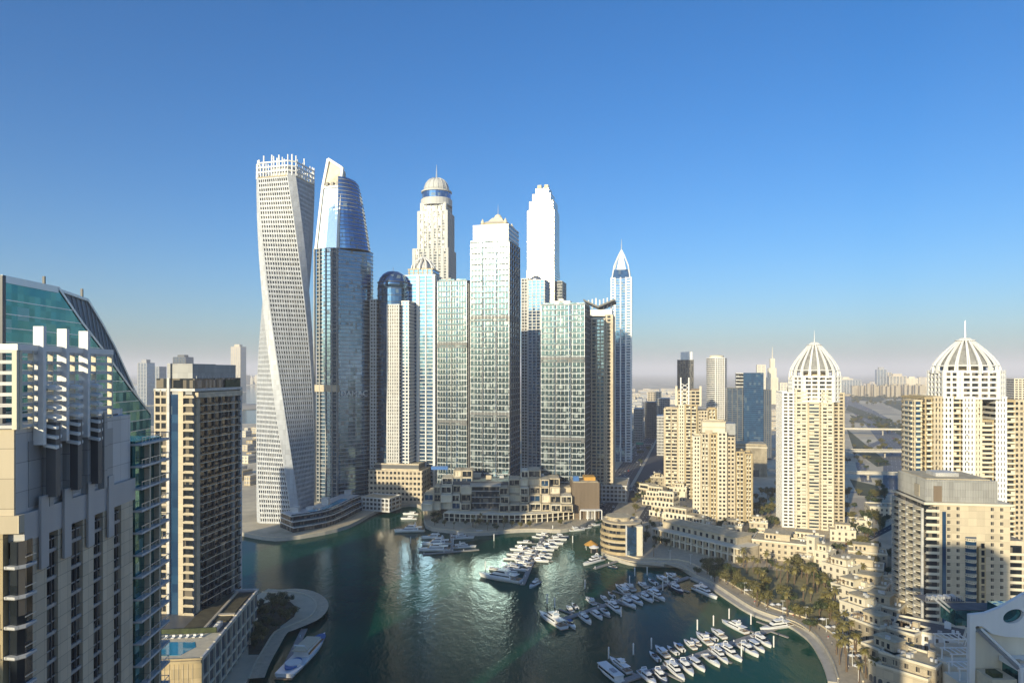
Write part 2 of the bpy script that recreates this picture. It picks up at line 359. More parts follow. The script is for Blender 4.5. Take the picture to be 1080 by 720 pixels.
# ---------------------------------------------------------------- ground, water, quays, roads
QUAY = [(255, 565), (290, 570.5), (330, 566), (368, 557), (400, 540), (433, 534), (446, 539), (449, 557), (473, 562), (504, 565), (538, 562), (564, 561), (591, 562),
        (612, 557), (628, 550), (643, 548), (641, 559), (634, 573), (633, 582), (638, 588), (650, 592), (671, 597), (708, 598), (717, 600), (733, 610), (752, 619), (772, 632), (794, 646),
        (817, 655), (838, 661), (855, 672), (864, 681), (871, 692), (878, 706), (883, 722)]
QW = smooth_line([gp(*p) for p in QUAY], 3)
PEN = [(261, 722), (268, 706), (278, 689), (289, 672), (302, 666), (314, 661), (326, 655), (333, 645), (330, 637), (320, 631), (308, 629), (292, 630), (276, 629)]
PENW = smooth_line([gp(*p) for p in PEN], 3)
BASIN = QW + [(133, 240), (112, 205), (-70, 205), (-98, 235)] + PENW + [(-150, 318), (-175, 345), (-230, 400), (-238, 470)]
SEA = [(-520, 1650), (-470, 2400), (-1600, 6300), (-14000, 6300), (-14000, 900), (-1500, 1250), (-800, 1560)]
BIG = [(-60000, -8000), (60000, -8000), (60000, 60000), (-60000, 60000)]
def sheet(loops, z):
    vv = [[Vector((x, y, 0)) for x, y in l] for l in loops]
    tri = tessellate_polygon(vv)
    pts = [(p.x, p.y, z) for l in vv for p in l]
    mb = MB(); mb.add(pts, [t for t in tri]); return mb
struct(sheet([BIG, BASIN, SEA], GZ).build('ground', GROUND))
struct(MB().add([(-14500, 150, 0), (400, 150, 0), (400, 6600, 0), (-14500, 6600, 0)], [(0, 1, 2, 3)]).build('water', WATER))
def wall_of(line, name, m=CONC):
    n = len(line); mb = MB()
    mb.add([(x, y, -0.6) for x, y in line] + [(x, y, GZ) for x, y in line], [(i, (i + 1), n + i + 1, n + i) for i in range(n - 1)])
    return struct(mb.build(name, m))
wall_of(BASIN + BASIN[:1], 'quay_wall')
wall_of(SEA + SEA[:1], 'shore')
# promenades (land lies to the right of QW travelled this way on the right bank)
iR = max(range(len(QW)), key=lambda i: -abs(QW[i][0] - gp(650, 592)[0]) - abs(QW[i][1] - gp(650, 592)[1]))
LEFTQ, RIGHTQ = QW[:iR - 8], QW[iR - 8:]
struct(strip(LEFTQ, 0.02, 9, GZ + .012).build('promenade', PAVE))
struct(strip(RIGHTQ, 0.02, 9, GZ + .012).build('promenade', PAVE))
struct(strip(LEFTQ, 0.0, 0.7, GZ, 0.45).build('quay_kerb', PAVE2))
struct(strip(RIGHTQ, 0.0, 0.7, GZ, 0.45).build('quay_kerb', PAVE2))
struct(strip(RIGHTQ, 9.0, 9.6, GZ, 0.7).build('planter_kerb', PAVE2))
LOWQ = [p for p in RIGHTQ if p[1] < 418]
struct(strip(LOWQ, -3.4, -0.02, 0.9, 0.25, -0.6).build('lower_quay_ledge', CONC))
struct(strip(PENW, -6.5, -0.05, GZ + .012).build('promenade', PAVE))
struct(strip(PENW, -0.7, 0.0, GZ, 0.4).build('quay_kerb', PAVE2))
def area(name, pts, m, z=GZ + .008): return struct(sheet([pts], z).build(name, m))
area('peninsula_planting', [gp(*p, GZ) for p in [(281, 690), (262, 690), (262, 640), (285, 634), (306, 634), (314, 641), (310, 650), (296, 660)]], SOIL)
area('unseen_dark_ground', [(-480, -300), (330, -300), (330, 170), (150, 195), (-60, 195), (-480, 60)], ASPH, GZ + .006)  # dark ground added out of view to darken reflections in the tower glass
# boulevard between the towers
def road(name, line, w, lanes, z=GZ + .016, m=ASPH, kerb=True, dash=9.0):
    line = smooth_line(line, 6)
    struct(strip(line, -w / 2, w / 2, z).build(name, m))
    if kerb:
        for a in (-w / 2 - .3, w / 2): struct(strip(line, a, a + .3, GZ, .14).build('kerb', CONC))
        for a, b in ((-w / 2 - 3.5, -w / 2 - .3), (w / 2 + .3, w / 2 + 3.5)): struct(strip(line, a, b, GZ + .12).build('pavement', PAVE))
    mk_ = MB()
    for k in range(1, lanes):
        o = -w / 2 + w * k / lanes
        L = offset(line, o)
        for i in range(len(L) - 1):
            a, b = Vector(L[i]), Vector(L[i + 1]); d = (b - a); n = max(1, int(d.length / dash))
            t = Vector((-d.y, d.x)).normalized() * .12
            for j in range(n):
                p, q = a + d * (j / n), a + d * ((j + .45) / n)
                mk_.add([(p.x - t.x, p.y - t.y, z + .004), (p.x + t.x, p.y + t.y, z + .004), (q.x + t.x, q.y + t.y, z + .004), (q.x - t.x, q.y - t.y, z + .004)], [(0, 1, 2, 3)])
    struct(mk_.build('road_markings', PAINT))
    return line
BLVD = [(66, 570), (86, 640), (128, 790), (205, 1080), (330, 1560), (520, 2300)]
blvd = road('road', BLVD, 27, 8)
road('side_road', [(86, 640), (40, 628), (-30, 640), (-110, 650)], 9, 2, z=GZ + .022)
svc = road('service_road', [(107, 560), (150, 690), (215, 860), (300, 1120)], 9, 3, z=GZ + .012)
area('plaza_paving', [gp(*p, GZ) for p in [(640, 546), (700, 520), (712, 560), (700, 597), (668, 594), (640, 585), (645, 560)]], PAVE)
vill = [gp(*p, GZ) for p in [(700, 594), (722, 545), (800, 540), (900, 560), (935, 600), (985, 690), (1000, 760), (890, 740), (880, 700), (860, 668), (800, 640), (735, 604)]]
area('village_paving', vill, PAVE, GZ + .005)
area('grove_planting', [gp(*p, GZ) for p in [(742, 600), (790, 598), (862, 606), (884, 640), (872, 662), (858, 655), (838, 645), (800, 628), (765, 612)]], mat('dry lawn', (0.30, 0.26, 0.12), 0.95, var=0.4, scale=0.15), GZ + .02)
road('village_road', [gp(*p, GZ) for p in [(868, 575), (905, 572), (960, 545), (1010, 520)]], 6, 2, kerb=False)
HW = [(560, 700), (760, 1250), (980, 1760), (1500, 3000), (2700, 5600)]
VERGE = mat('irrigated verge', (0.10, 0.105, 0.045), 0.95, var=0.5, scale=0.03)
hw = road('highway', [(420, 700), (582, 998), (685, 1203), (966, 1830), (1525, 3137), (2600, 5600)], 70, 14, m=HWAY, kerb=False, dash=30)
hw2 = road('slip_road', [(395, 760), (560, 1080), (900, 1500), (1500, 2100)], 11, 3, m=HWAY, kerb=False, dash=20, z=GZ + .024)
hw3 = road('slip_road', [(330, 700), (430, 690), (560, 760), (700, 900)], 10, 3, m=HWAY, kerb=False, dash=20, z=GZ + .032)
hw4 = road('slip_road', [(650, 2350), (1100, 1960), (1500, 1750), (2400, 1600)], 16, 4, m=HWAY, kerb=False, dash=25, z=GZ + .04)
for k, pts in enumerate([[(892, 432), (925, 446), (955, 462), (960, 452), (925, 438), (895, 427)], [(893, 452), (915, 470), (940, 490), (925, 492), (900, 474)], [(905, 414), (965, 414), (968, 421), (915, 420)], [(896, 505), (925, 512), (935, 525), (905, 522)], [(660, 470), (668, 452), (676, 452), (668, 474)]]):
    area('planted_verge', [gp(*p, GZ) for p in pts], VERGE, GZ + .05 + .004 * k)
for k, pts in enumerate([[(893, 417), (912, 416.5), (935, 421), (925, 424), (905, 422)], [(930, 424), (960, 421), (972, 428), (950, 433)], [(896, 437), (906, 440), (916, 447), (902, 445)]]):
    area('planted_verge', [gp(*p, GZ) for p in pts], VERGE, GZ + .08 + .004 * k)
for k, pts in enumerate([[(660, 414), (718, 413), (722, 420), (664, 422)], [(895, 409), (1000, 408.5), (1000, 411), (897, 412)], [(905, 425), (930, 427), (945, 434), (918, 431)], [(940, 413), (985, 413), (990, 418), (950, 417)], [(893, 470), (905, 478), (918, 490), (896, 486)], [(895, 524), (930, 527), (932, 545), (898, 540)]]):
    area('sandy_lot', [gp(*p, GZ) for p in pts], PAVE, GZ + .045 + .004 * k)
# flyovers on piers
def flyover(label, line, w, h, gap):
    line = smooth_line(line, 6)
    t = thing('flyover', label, 'bridge', (line[0][0], line[0][1], GZ))
    ox, oy = line[0]; L = [(x - ox, y - oy) for x, y in line]
    strip(L, -w / 2, w / 2, h - 1.6, 1.6).build('deck', CONC, t)
    strip(L, -w / 2 + .5, w / 2 - .5, h + .004).build('carriageway', HWAY, t)
    for a in (-w / 2, w / 2 - .35): strip(L, a, a + .35, h, 1.0).build('parapet', PALE, t)
    acc = 0
    for i in range(1, len(L)):
        acc += (Vector(L[i]) - Vector(L[i - 1])).length
        if acc > gap:
            acc = 0; x, y = L[i]
            MB().prism(circ(1.3, 10, x, y), 0, h - 3.0).box(x - w * .32, x + w * .32, y - 1.4, y + 1.4, h - 3.0, h - 1.62).build('bridge_pier', CONC, t)
flyover('highest concrete flyover crossing the highway behind the tall domed tower', [(500, 1340), (640, 1330), (800, 1300), (1000, 1230)], 13, 12, 60)
flyover('broad pale concrete flyover with thick deck, middle one of the three', [(330, 1010), (450, 985), (580, 975), (760, 1000)], 19, 10, 55)
flyover('lowest concrete flyover nearest to the marina villas', [(300, 800), (390, 778), (480, 770), (620, 790)], 11, 8, 45)
# sandy breakwater out at sea
area('shade_car_park', [gp(*p, GZ) for p in [(652, 528), (672, 490), (694, 452), (708, 452), (706, 500), (690, 516), (668, 530)]], ASPH, GZ + .028)  # dark asphalt lot added where tower shade should darken this ground
# sandy breakwater
struct(MB().prism([gp(*p, 1) for p in [(236, 429), (256, 432), (276, 431), (290, 428), (276, 426), (250, 426)]], -.5, 2.2).build('breakwater', PAVE))
# ---------------------------------------------------------------- towers: centre cluster
def lin(a, b, n): return [a + (b - a) * i / (n - 1) for i in range(n)]

TWISTW = mat('matt white metal panel', (0.53, 0.55, 0.57), 0.5, var=0.10, joints=(2.5, 2.5, 4.0))
def cayan():
    Y = 548; T = Tw('twisted_tower', 'white tower twisting a quarter turn with spiky unfinished looking crown', 'skyscraper', 292, Y, 0)
    H = T.z(187); nf = 74; fh = H / nf; s = 36.6; ch = 4.6
    base = [(-s/2+ch, -s/2), (s/2-ch, -s/2), (s/2, -s/2+ch), (s/2, s/2-ch), (s/2-ch, s/2), (-s/2+ch, s/2), (-s/2, s/2-ch), (-s/2, -s/2+ch)]
    cy = s * .6
    # view direction to this tower from the lens
    va = math.atan2((292 - 540), 720)
    def ang(z):                                    # face angle against the view line
        return -R(34) + va * -1 + R(100) * (1 - z / H)
    def ring(z, k=1.0):
        a = ang(z); c, sn = math.cos(a), math.sin(a)
        return [((x * c - y * sn) * k, (x * sn + y * c) * k + cy) for x, y in base]
    g = MB(); g.loft([[(x, y, z) for x, y in ring(z, .965)] for z in lin(0, H, nf + 1)])
    T.part(g, 'glazing', G_DARK)
    b = MB().prism([(x, y - cy) for x, y in ring(H)], 0, fh * .42)
    first = T.part(b, 'floor_band', TWISTW, loc=(0, cy, H)); a0 = ang(H)
    for i in range(nf):
        o = cp(first, (0, cy, i * fh)); o.rotation_euler = (0, 0, ang(i * fh) - a0)
    # white mullion columns climb straight then lean: one lattice per face
    for f in range(4):
        m = MB(); i0, i1 = 2 * f, 2 * f + 1
        p0, p1 = Vector(base[i0]), Vector(base[i1]); d = (p1 - p0).normalized()
        nrm = Vector((d.y, -d.x))
        for k in range(15):
            u = p0.lerp(p1, (k + .15) / 14.3); wv = .72
            q = [u - d * wv / 2 + nrm * .22, u + d * wv / 2 + nrm * .22, u + d * wv / 2 - nrm * .8, u - d * wv / 2 - nrm * .8]
            rings = []
            for z in lin(0, H + fh * .3, 40):
                a = ang(z); c, sn = math.cos(a), math.sin(a)
                rings.append([(v.x * c - v.y * sn, v.x * sn + v.y * c + cy, z) for v in q])
            m.loft(rings)
        T.part(m, 'mullion_lattice', TWISTW)
    # corner piers
    for f in range(4):
        m = MB(); p0, p1 = Vector(base[(2 * f + 1) % 8]), Vector(base[(2 * f + 2) % 8])
        rings = []
        for z in lin(0, H + fh, 40):
            a = ang(z); c, sn = math.cos(a), math.sin(a)
            q = [p0 * 1.012, p1 * 1.012, p1 * .93, p0 * .93]
            rings.append([(v.x * c - v.y * sn, v.x * sn + v.y * c + cy, z) for v in q])
        m.loft(rings); T.part(m, 'corner_pier', TWISTW)
    # crown: two open floors and ragged uprights
    pl = ring(H)
    T.part(MB().prism(pl, H + fh * .32, H + fh * .6), 'roof', ROOF)
    for lv in (1.0, 2.0, 3.0):
        c = MB()
        for i in range(8):
            a, b2 = pl[i], pl[(i + 1) % 8]; c.bar((*a, H + fh * (lv + .6)), (*b2, H + fh * (lv + .6)), .9, 0, 1.1)
        T.part(c, 'crown_beam', WHITEC)
    rnd = random.Random(4)
    for i in range(8):
        a, b2 = Vector(pl[i]), Vector(pl[(i + 1) % 8]); n = max(2, int((b2 - a).length / 2.3))
        for k in range(n):
            p = a.lerp(b2, k / n); h = fh * rnd.uniform(2.2, 4.7)
            T.part(MB().bar((p.x, p.y, H + fh * .6), (p.x + rnd.uniform(-.6, .6), p.y, H + fh * .6 + h), rnd.uniform(.5, 1.0)), 'crown_fin', WHITEC)
    T.part(MB().prism([(x * .55, (y - cy) * .55 + cy) for x, y in pl], H + fh * .6, H + fh * 3.4), 'plant_room', LGREY)
cayan()

def damac():
    Y = 640; T = Tw('leaning_crown_tower', 'blue glass tower with slanted pointed top and smooth sky blue upper panel', 'skyscraper', 345, Y, -12)
    w = T.w; x = lambda p: w(p - 349) / math.cos(R(12))
    H1 = T.z(262); D = 34.0
    xr = x(361)
    nf = 66; fh = H1 / nf
    def plan(x0, x1, d):                           # curved right flank and bowed front
        pts = [(x0, 6), (x0 + 2, 1.5), (x0 + (x1 - x0) * .35, -.8), (x0 + (x1 - x0) * .7, -.6), (x1 - 1.0, .8)]
        for t in lin(0, 1, 7): pts.append((x1 + 1 + 19.0 * math.sin(t * 1.75), 2.5 + d * t))
        return pts + [(x0 + 6, d + 4), (x0, d - 5)]
    P0 = plan(x(334), xr, D)
    T.part(MB().prism([(a * .985, b * .985 + .3) for a, b in P0], 0, H1), 'glazing', G_STEEL)
    b = MB().prism(P0, 0, fh * .17)
    T.rep(b, 'floor_band', [LGREY], [i * fh for i in range(nf + 1)])
    # gold sky-lobby storey
    zl = T.z(413)
    T.part(MB().box(x(334) - .2, xr + .4, -1.2, 3, zl, zl + 6.5), 'lobby_band', TAN)
    for px_ in (335, 341, 348, 355, 360.5):
        T.part(MB().box(x(px_) - .4, x(px_) + .4, -1.4, 1.4, 0, H1), 'pier', GREY)
    # upper smooth panel: leans back to a point
    pk = T.z(165); e2 = T.z(196)
    up = MB()
    A = [(x(335.5), 2, H1), (xr, .4, H1), (xr + .3, D * .5, H1), (x(336), D * .55, H1)]
    B = [(x(341.5), 5, e2), (x(361.5), 4, e2), (x(362), D * .5, e2), (x(342), D * .5, e2)]
    up.loft([A, B]); T.part(up, 'upper_glass_panel', G_SKY)
    fr = MB()
    for p, q in ((A[0], B[0]), (A[1], B[1]), (B[0], (x(346), 8, pk)), (B[1], (x(362.5), 7, T.z(176))), ((x(346), 8, pk), (x(362.5), 7, T.z(176))), (B[0], B[1])):
        fr.bar(p, q, 2.4)
    T.part(fr, 'crown_frame', WHITEC)
    cr = MB(); cr.loft([[B[0], B[1], (x(362), D * .5, e2), (x(343), D * .5, e2)], [(x(346), 9, pk), (x(362.3), 8, T.z(177)), (x(362.3), D * .4, T.z(178)), (x(346.5), D * .4, pk - 1)]])
    T.part(cr, 'crown_panel', [mat('pale gold crown panel', (0.55, 0.48, 0.36), .5, .2)])
    for k in range(3):
        q = x(345.5 + 6 * k); T.part(MB().box(q, q + 2.6, 2.6, 4.6, e2 + 1, e2 + 4.2), 'crown_opening', BLACK)
    # right flank tapers up behind in one curve
    lev = [(H1, 385), (T.z(240), 381.5), (T.z(215), 377.5), (T.z(198), 374), (T.z(186), 370.5)]
    def flank(z, g=0.0):
        for (za, pa), (zb, pb) in zip(lev, lev[1:]):
            if z <= zb + 1e-6: pr_ = pa + (pb - pa) * (z - za) / (zb - za); break
        x1 = x(pr_) - 1 + g; xa = xr - .5
        return [(xa, 1.2 - g)] + [(xa + (x1 - xa) * math.sin(t * 1.57), 2.2 - g + (D - 6) * (1 - math.cos(t * 1.57)) * .7) for t in lin(0.2, 1, 7)] + [(x1 - 2, D - 2), (xa, D - 2)]
    g = MB(); g.loft([[(a, b, z) for a, b in flank(z)] for z, _ in lev]); T.part(g, 'flank_glazing', G_BLUE)
    zz = H1
    while zz < lev[-1][0]:
        T.part(MB().prism(flank(zz, .35), zz, zz + fh * .14), 'flank_band', GREY); zz += fh
    # the sign
    tx = bpy.data.curves.new('sign_lettering', 'FONT'); tx.body = 'DAMAC'; tx.size = 7.5; tx.extrude = .15; tx.align_x = 'CENTER'
    o = bpy.data.objects.new('sign_lettering', tx); COL.objects.link(o); bpy.context.view_layer.update()
    me = bpy.data.meshes.new_from_object(o.evaluated_get(bpy.context.evaluated_depsgraph_get())); bpy.data.objects.remove(o)
    me.materials.append(WHITE)
    s = bpy.data.objects.new('sign_lettering', me); COL.objects.link(s); s.parent = T.root
    t = .30; yy = 2.5 + D * t; xx = xr + 1 + 19 * math.sin(t * 1.75)
    s.location = (xx + 1.2, yy - 2.2, T.z(418)); s.rotation_euler = (R(90), 0, R(44))
damac()

def pinnacle():
    Y = 650; T = Tw('apartment_tower', 'cream gridded tower with rounded blue glass bow and dome', 'skyscraper', 410, Y, -10)
    x = lambda p: T.w(p - 410); zt = T.z(318); nf = 58
    T.block(x(388), x(395), 3, 30, 0, T.z(316), nf, G_DARK, LGREY, .42, .3, px=lin(x(388.4), x(394.6), 3), pw=1.1, py=(), lpy=lin(5, 28, 6))
    T.block(x(407.5), x(421), 1, 32, 0, T.z(322), nf, G_DARK, LGREY, .45, .3, px=lin(x(408), x(420.5), 6), pw=1.3)
    T.block(x(422), x(430), 6, 34, 0, zt, nf, G_BLUE, WHITEC, .35, .3, px=lin(x(422.5), x(429.5), 3), py=lin(8, 32, 7), pw=.9)
    cx, cy, r = x(408), 17, 15.2
    zb = T.z(318); fh = zb / nf
    T.part(MB().lathe([(r, 0), (r, zb + 14)], 28, 0, cx, cy), 'bow_glazing', G_BLUE, smooth=False)
    T.part(MB().lathe([(r, zb + 14), (r * .97, zb + 19), (r * .86, zb + 24), (r * .66, zb + 28), (r * .4, zb + 30.5), (.3, zb + 31.5)], 28, 0, cx, cy), 'dome', G_BLUE, smooth=True)
    T.rep(MB().lathe([(r + .25, 0), (r + .25, .5)], 28, 0, cx, cy), 'floor_band', [DGREY], [i * fh * 2 for i in range(1, nf // 2 + 4)])
    T.spire(cx, cy, zb + 31, zb + 36, .4)
pinnacle()

STONE = mat('pale grey stone', (0.50, 0.50, 0.48), 0.6, var=0.1, streak=True)
def princess():
    Y = 900; T = Tw('domed_skyscraper', 'tallest stone tower with round domed top and needle, behind the glass blocks', 'skyscraper', 456, Y, -10)
    x = lambda p: T.w(p - 456); cy = 24
    def tier(pa, pb, z0, z1, d, np_):
        n = max(3, int((z1 - z0) / 3.7)); fh = (z1 - z0) / n
        T.part(MB().box(x(pa), x(pb), cy - d / 2, cy + d / 2, z0, z1), 'glazing', G_DARK)
        c = MB()
        for i in range(n + 1): c.box(x(pa) - .3, x(pb) + .3, cy - d / 2 - .3, cy + d / 2 + .3, z0 + i * fh, z0 + i * fh + fh * .36)
        T.part(c, 'cladding', STONE)
        for k, q in enumerate(lin(x(pa) + 1, x(pb) - 1, np_)):
            T.part(MB().box(q - (1.2 if k % 3 else 2.2), q + (1.2 if k % 3 else 2.2), cy - d / 2 - .8, cy - d / 2 - .1, z0, z1 + 1), 'pier', STONE)
        for q in lin(cy - d / 2 + 1, cy + d / 2 - 1, np_ - 1):
            T.part(MB().box(x(pb) + .1, x(pb) + .8, q - 1.3, q + 1.3, z0, z1 + 1), 'pier', STONE)
    tier(434, 472, 0, T.z(262), 40, 8)
    tier(439, 470.5, T.z(262), T.z(222), 36, 7); tier(441.5, 468.5, T.z(222), T.z(213), 31, 6)
    prof = lambda *a: [(T.w(r), T.z(y)) for r, y in a]
    T.part(MB().lathe(prof((17, 214), (17, 207), (16, 206)), 28, 0, x(455), cy), 'crown_drum', STONE)
    T.part(MB().lathe(prof((15.5, 206), (15.5, 199)), 28, 0, x(455), cy), 'crown_glazing', G_BLUE)
    T.part(MB().lathe(prof((16.5, 199), (16.5, 197.5), (13.6, 197)), 28, 0, x(455), cy), 'cornice', STONE)
    T.part(MB().lathe(prof((13.2, 197), (13, 193), (11.5, 189), (8.6, 185.5), (4.5, 183.3), (.8, 182.5)), 28, 0, x(455), cy), 'dome', STONE, smooth=True)
    for k in range(16):
        a = k * math.pi / 8; pts = [(x(455) + T.w(r) * math.cos(a), cy + T.w(r) * math.sin(a), T.z(y)) for r, y in ((13.4, 197), (13.2, 193), (11.7, 189), (8.8, 185.4), (4.6, 183.1))]
        T.part(MB().tube(pts, .5, 4), 'dome_rib', STONE)
    T.spire(x(455), cy, T.z(183), T.z(168), 1.3)
princess()

def elite():
    Y = 668; T = Tw('crowned_tower', 'slim glass tower with white piers and an arched cream crown', 'skyscraper', 443, Y, -10)
    x = lambda p: T.w(p - 443); H = T.z(291)
    T.block(x(425), x(459.5), 0, 30, 0, H, 60, G_BLUE, WHITEC, .17, .25, px=[(x(426), 2.2), (x(441), 3.0), (x(449.5), 1.2), (x(458.5), 2.2)], ppr=.9, py=lin(2, 28, 6), pw=1.3)
    T.block(x(429), x(456), 3, 26, H, T.z(284), 2, G_BLUE, CREAM, .3, .4, px=lin(x(430), x(455), 6))
    zc = T.z(284); cx, cy = x(442), 14
    for k in range(12):
        a = k * math.pi / 6; pts = [(cx + r * math.cos(a), cy + r * math.sin(a), zc + z) for r, z in ((12.5, 0), (11.5, 5), (8, 9.5), (3.5, 12.5), (1.2, 14))]
        T.part(MB().tube(pts, .75, 5), 'crown_rib', WHITEC)
    T.part(MB().lathe([(10, zc), (9.4, zc + 4), (6, zc + 8), (1, zc + 12)], 18, 0, cx, cy), 'crown_shell', LGREY, smooth=True)
    T.spire(cx, cy, zc + 12, zc + 19, .5)
elite()

BANDM = mat('greenish slab edge', (0.36, 0.40, 0.42), 0.6, var=0.15)
def curtain(T, x0, x1, y0, y1, z0, z1, nf, g, side, bh=.25, nm=6, seams=()):
    """a glass slab: bright front pane wall, darker flank, thin floor bands and balcony shelves"""
    T.part(MB().box(x0, x1 - .4, y0, y1, z0, z1), 'front_glazing', g)
    T.part(MB().box(x1 - .38, x1, y0 + .4, y1 - .4, z0, z1 - .3), 'flank_glazing', side)
    fh = (z1 - z0) / nf
    for v in range(4):                              # floors differ: balconies of different lengths and depths
        b = MB().box(x0 - .25, x1 + .25, y0 - .3, y1 + .2, 0, fh * bh * (1, .8, 1.15, .9)[v])
        rv = random.Random(v * 7 + int(x1)); q = x0 + rv.uniform(.3, 2)
        while q < x1 - 3:
            e = min(x1 - .5, q + rv.uniform(3, 8)); dp = rv.choice([.7, 1.1, 1.5])
            b.box(q, e, y0 - dp, y0 - .29, fh * bh - .35, fh * bh - .05); b.box(q, e, y0 - dp, y0 - dp + .08, fh * bh, fh * bh + .95, 1); q = e + rv.choice([.4, .4, 2.2, 4.5])
        b.box(x1 + .24, x1 + 1.0, y0 + 3, y1 - 3, fh * bh - .25, fh * bh)
        rr = random.Random(int(z1)); T.rep(b, 'floor_band', [BANDM, g], [z0 + i * fh for i in range(nf + 1) if rr.choice([0, 1, 2, 3]) == v or i == v])
    for f in (.34, .71): T.part(MB().box(x0 - .3, x1 + .3, y0 - .36, y1, z0 + round(nf * f) * fh + .1, z0 + round(nf * f) * fh + fh * .95), 'plant_floor', DGREY)
    for q in seams: T.part(MB().box(q - .35, q + .35, y0 - .8, y0 - .2, z0, z1 + .5), 'seam', DGREY)
    for f in (.325, .665): T.part(MB().box(x0 + (x1 - x0) * f - .55, x0 + (x1 - x0) * f + .55, y0 - .32, y0 - .05, z0, z1), 'dark_strip', G_NAVY)
    m = MB()
    for q in lin(x0 + .1, x1 - .1, nm * 2): m.box(q - .09, q + .09, y0 - .36, y0 - .1, z0, z1)
    T.part(m, 'mullion_grille', STEEL)
    for q in lin(y0 + 3, y1 - 3, 5): T.part(MB().box(x1 + .1, x1 + .8, q - .5, q + .5, z0, z1), 'pier', DGREY)

def sulafa():
    Y = 615
    T = Tw('glass_tower', 'bright glass tower stepping up to a stone crown with slender mast, in centre of cluster', 'skyscraper', 517, Y, -14)
    x = lambda p: T.w(p - 517) / math.cos(R(14)); z0 = 0
    zt = T.z(256)
    curtain(T, x(496), x(537), 0, 42, 0, zt, 47, G_CLEAR, G_BLUE, seams=(x(509), x(524)))
    T.block(x(498.5), x(536), 1, 40, zt, T.z(238), 4, G_CLEAR, WHITEC, .5, .3, px=lin(x(499), x(535.5), 5), pw=1.2)
    for q in (x(511), x(520)): T.box('plant_opening', BLACK, q, q + 5.5, -.2 + .6, 1.0, zt + 1.2, zt + 3.4)
    za = T.z(238)
    T.part(MB().box(x(506), x(532), 6, 32, za, T.z(234)), 'crown_block', PALE)
    T.part(MB().loft([[(x(504), 5, T.z(234)), (x(534), 5, T.z(234)), (x(534), 33, T.z(234)), (x(504), 33, T.z(234))], [(x(511), 12, T.z(230)), (x(527), 12, T.z(230)), (x(527), 26, T.z(230)), (x(511), 26, T.z(230))], [(x(514.5), 15, T.z(226)), (x(524.5), 15, T.z(226)), (x(524.5), 23, T.z(226)), (x(514.5), 23, T.z(226))]]), 'crown_roof', PALE)
    for q in (x(506.5), x(531)):
        for yy in (7, 31): T.part(MB().lathe([(1.6, za), (1.6, za + 5), (.1, za + 8)], 8, 0, q, yy), 'crown_turret', PALE)
    T.part(MB().lathe([(4, T.z(228)), (3.8, T.z(225)), (2.6, T.z(222.5)), (.4, T.z(221))], 14, 0, x(519.5), 19), 'lantern', PALE)
    T.spire(x(519.5), 19, T.z(222), T.z(210), .45)
    T2 = Tw('glass_tower', 'lower flat topped reflective glass block joined to left flank of crowned glass tower', 'skyscraper', 478, 640, -14)
    x2 = lambda p: T2.w(p - 478)
    curtain(T2, x2(460.5), x2(493), 0, 36, 0, T2.z(297), 40, G_CLEAR, G_BLUE, seams=(x2(476),))
    T2.box('plant_room', GREY, x2(462), x2(473), 6, 24, T2.z(297) + 1, T2.z(292))
    T2.box('seam', DGREY, x2(493.4), x2(495), 2, 20, 0, T2.z(299))
sulafa()

def bright():
    Y = 1000; T = Tw('stepped_skyscraper', 'very tall tower glaring in the sun with stepped twin pronged top', 'skyscraper', 571, Y, -15.5)
    x = lambda p: T.w(p - 571)
    def seg(pa, pb, d0, d1, ya, yb, nb=1, m=G_GOLD):
        za, zb = T.z(ya), T.z(yb); n = max(2, int((zb - za) / 4)); fh = (zb - za) / n
        T.part(MB().box(x(pa), x(pb), d0, d1, za, zb), 'glazing', m)
        c = MB()
        for i in range(n + 1): c.box(x(pa) - .25, x(pb) + .25, d0 - .25, d1 + .25, za + i * fh, za + i * fh + 1.1)
        for q in lin(x(pa), x(pb), 9): c.box(q - .5, q + .5, d0 - .6, d0 - .1, za, zb)
        T.part(c, 'cladding', PALE)
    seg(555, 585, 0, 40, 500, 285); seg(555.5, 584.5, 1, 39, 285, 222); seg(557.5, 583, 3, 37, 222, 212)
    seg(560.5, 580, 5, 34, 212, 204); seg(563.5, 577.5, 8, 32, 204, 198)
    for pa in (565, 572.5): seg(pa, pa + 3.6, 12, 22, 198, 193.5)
    T.block(x(585), x(592), 8, 40, 0, T.z(297), 60, G_DARK, GREY, .3, .25, py=lin(10, 38, 5))
    T2 = Tw('slab_tower', 'dark grey slab tower with small round roof cap, below the glaring skyscraper', 'skyscraper', 562, 800, -14)
    x2 = lambda p: T2.w(p - 562); H = T2.z(296)
    T2.block(x2(549), x2(556), 2, 30, 0, T2.z(294), 64, G_DARK, LGREY, .35, .3, px=lin(x2(549.5), x2(555.5), 3), pw=.9)
    T2.block(x2(556.6), x2(575), 0, 32, 0, H, 64, G_BLUE, LGREY, .24, .3, px=lin(x2(557), x2(574.4), 5), pw=1.0, py=lin(3, 29, 5))
    T2.part(MB().lathe([(7, H), (7, H + 3), (5.6, H + 5.5), (3, H + 7), (.3, H + 7.5)], 16, 0, x2(563), 12), 'roof_cap', METAL, smooth=True)
bright()

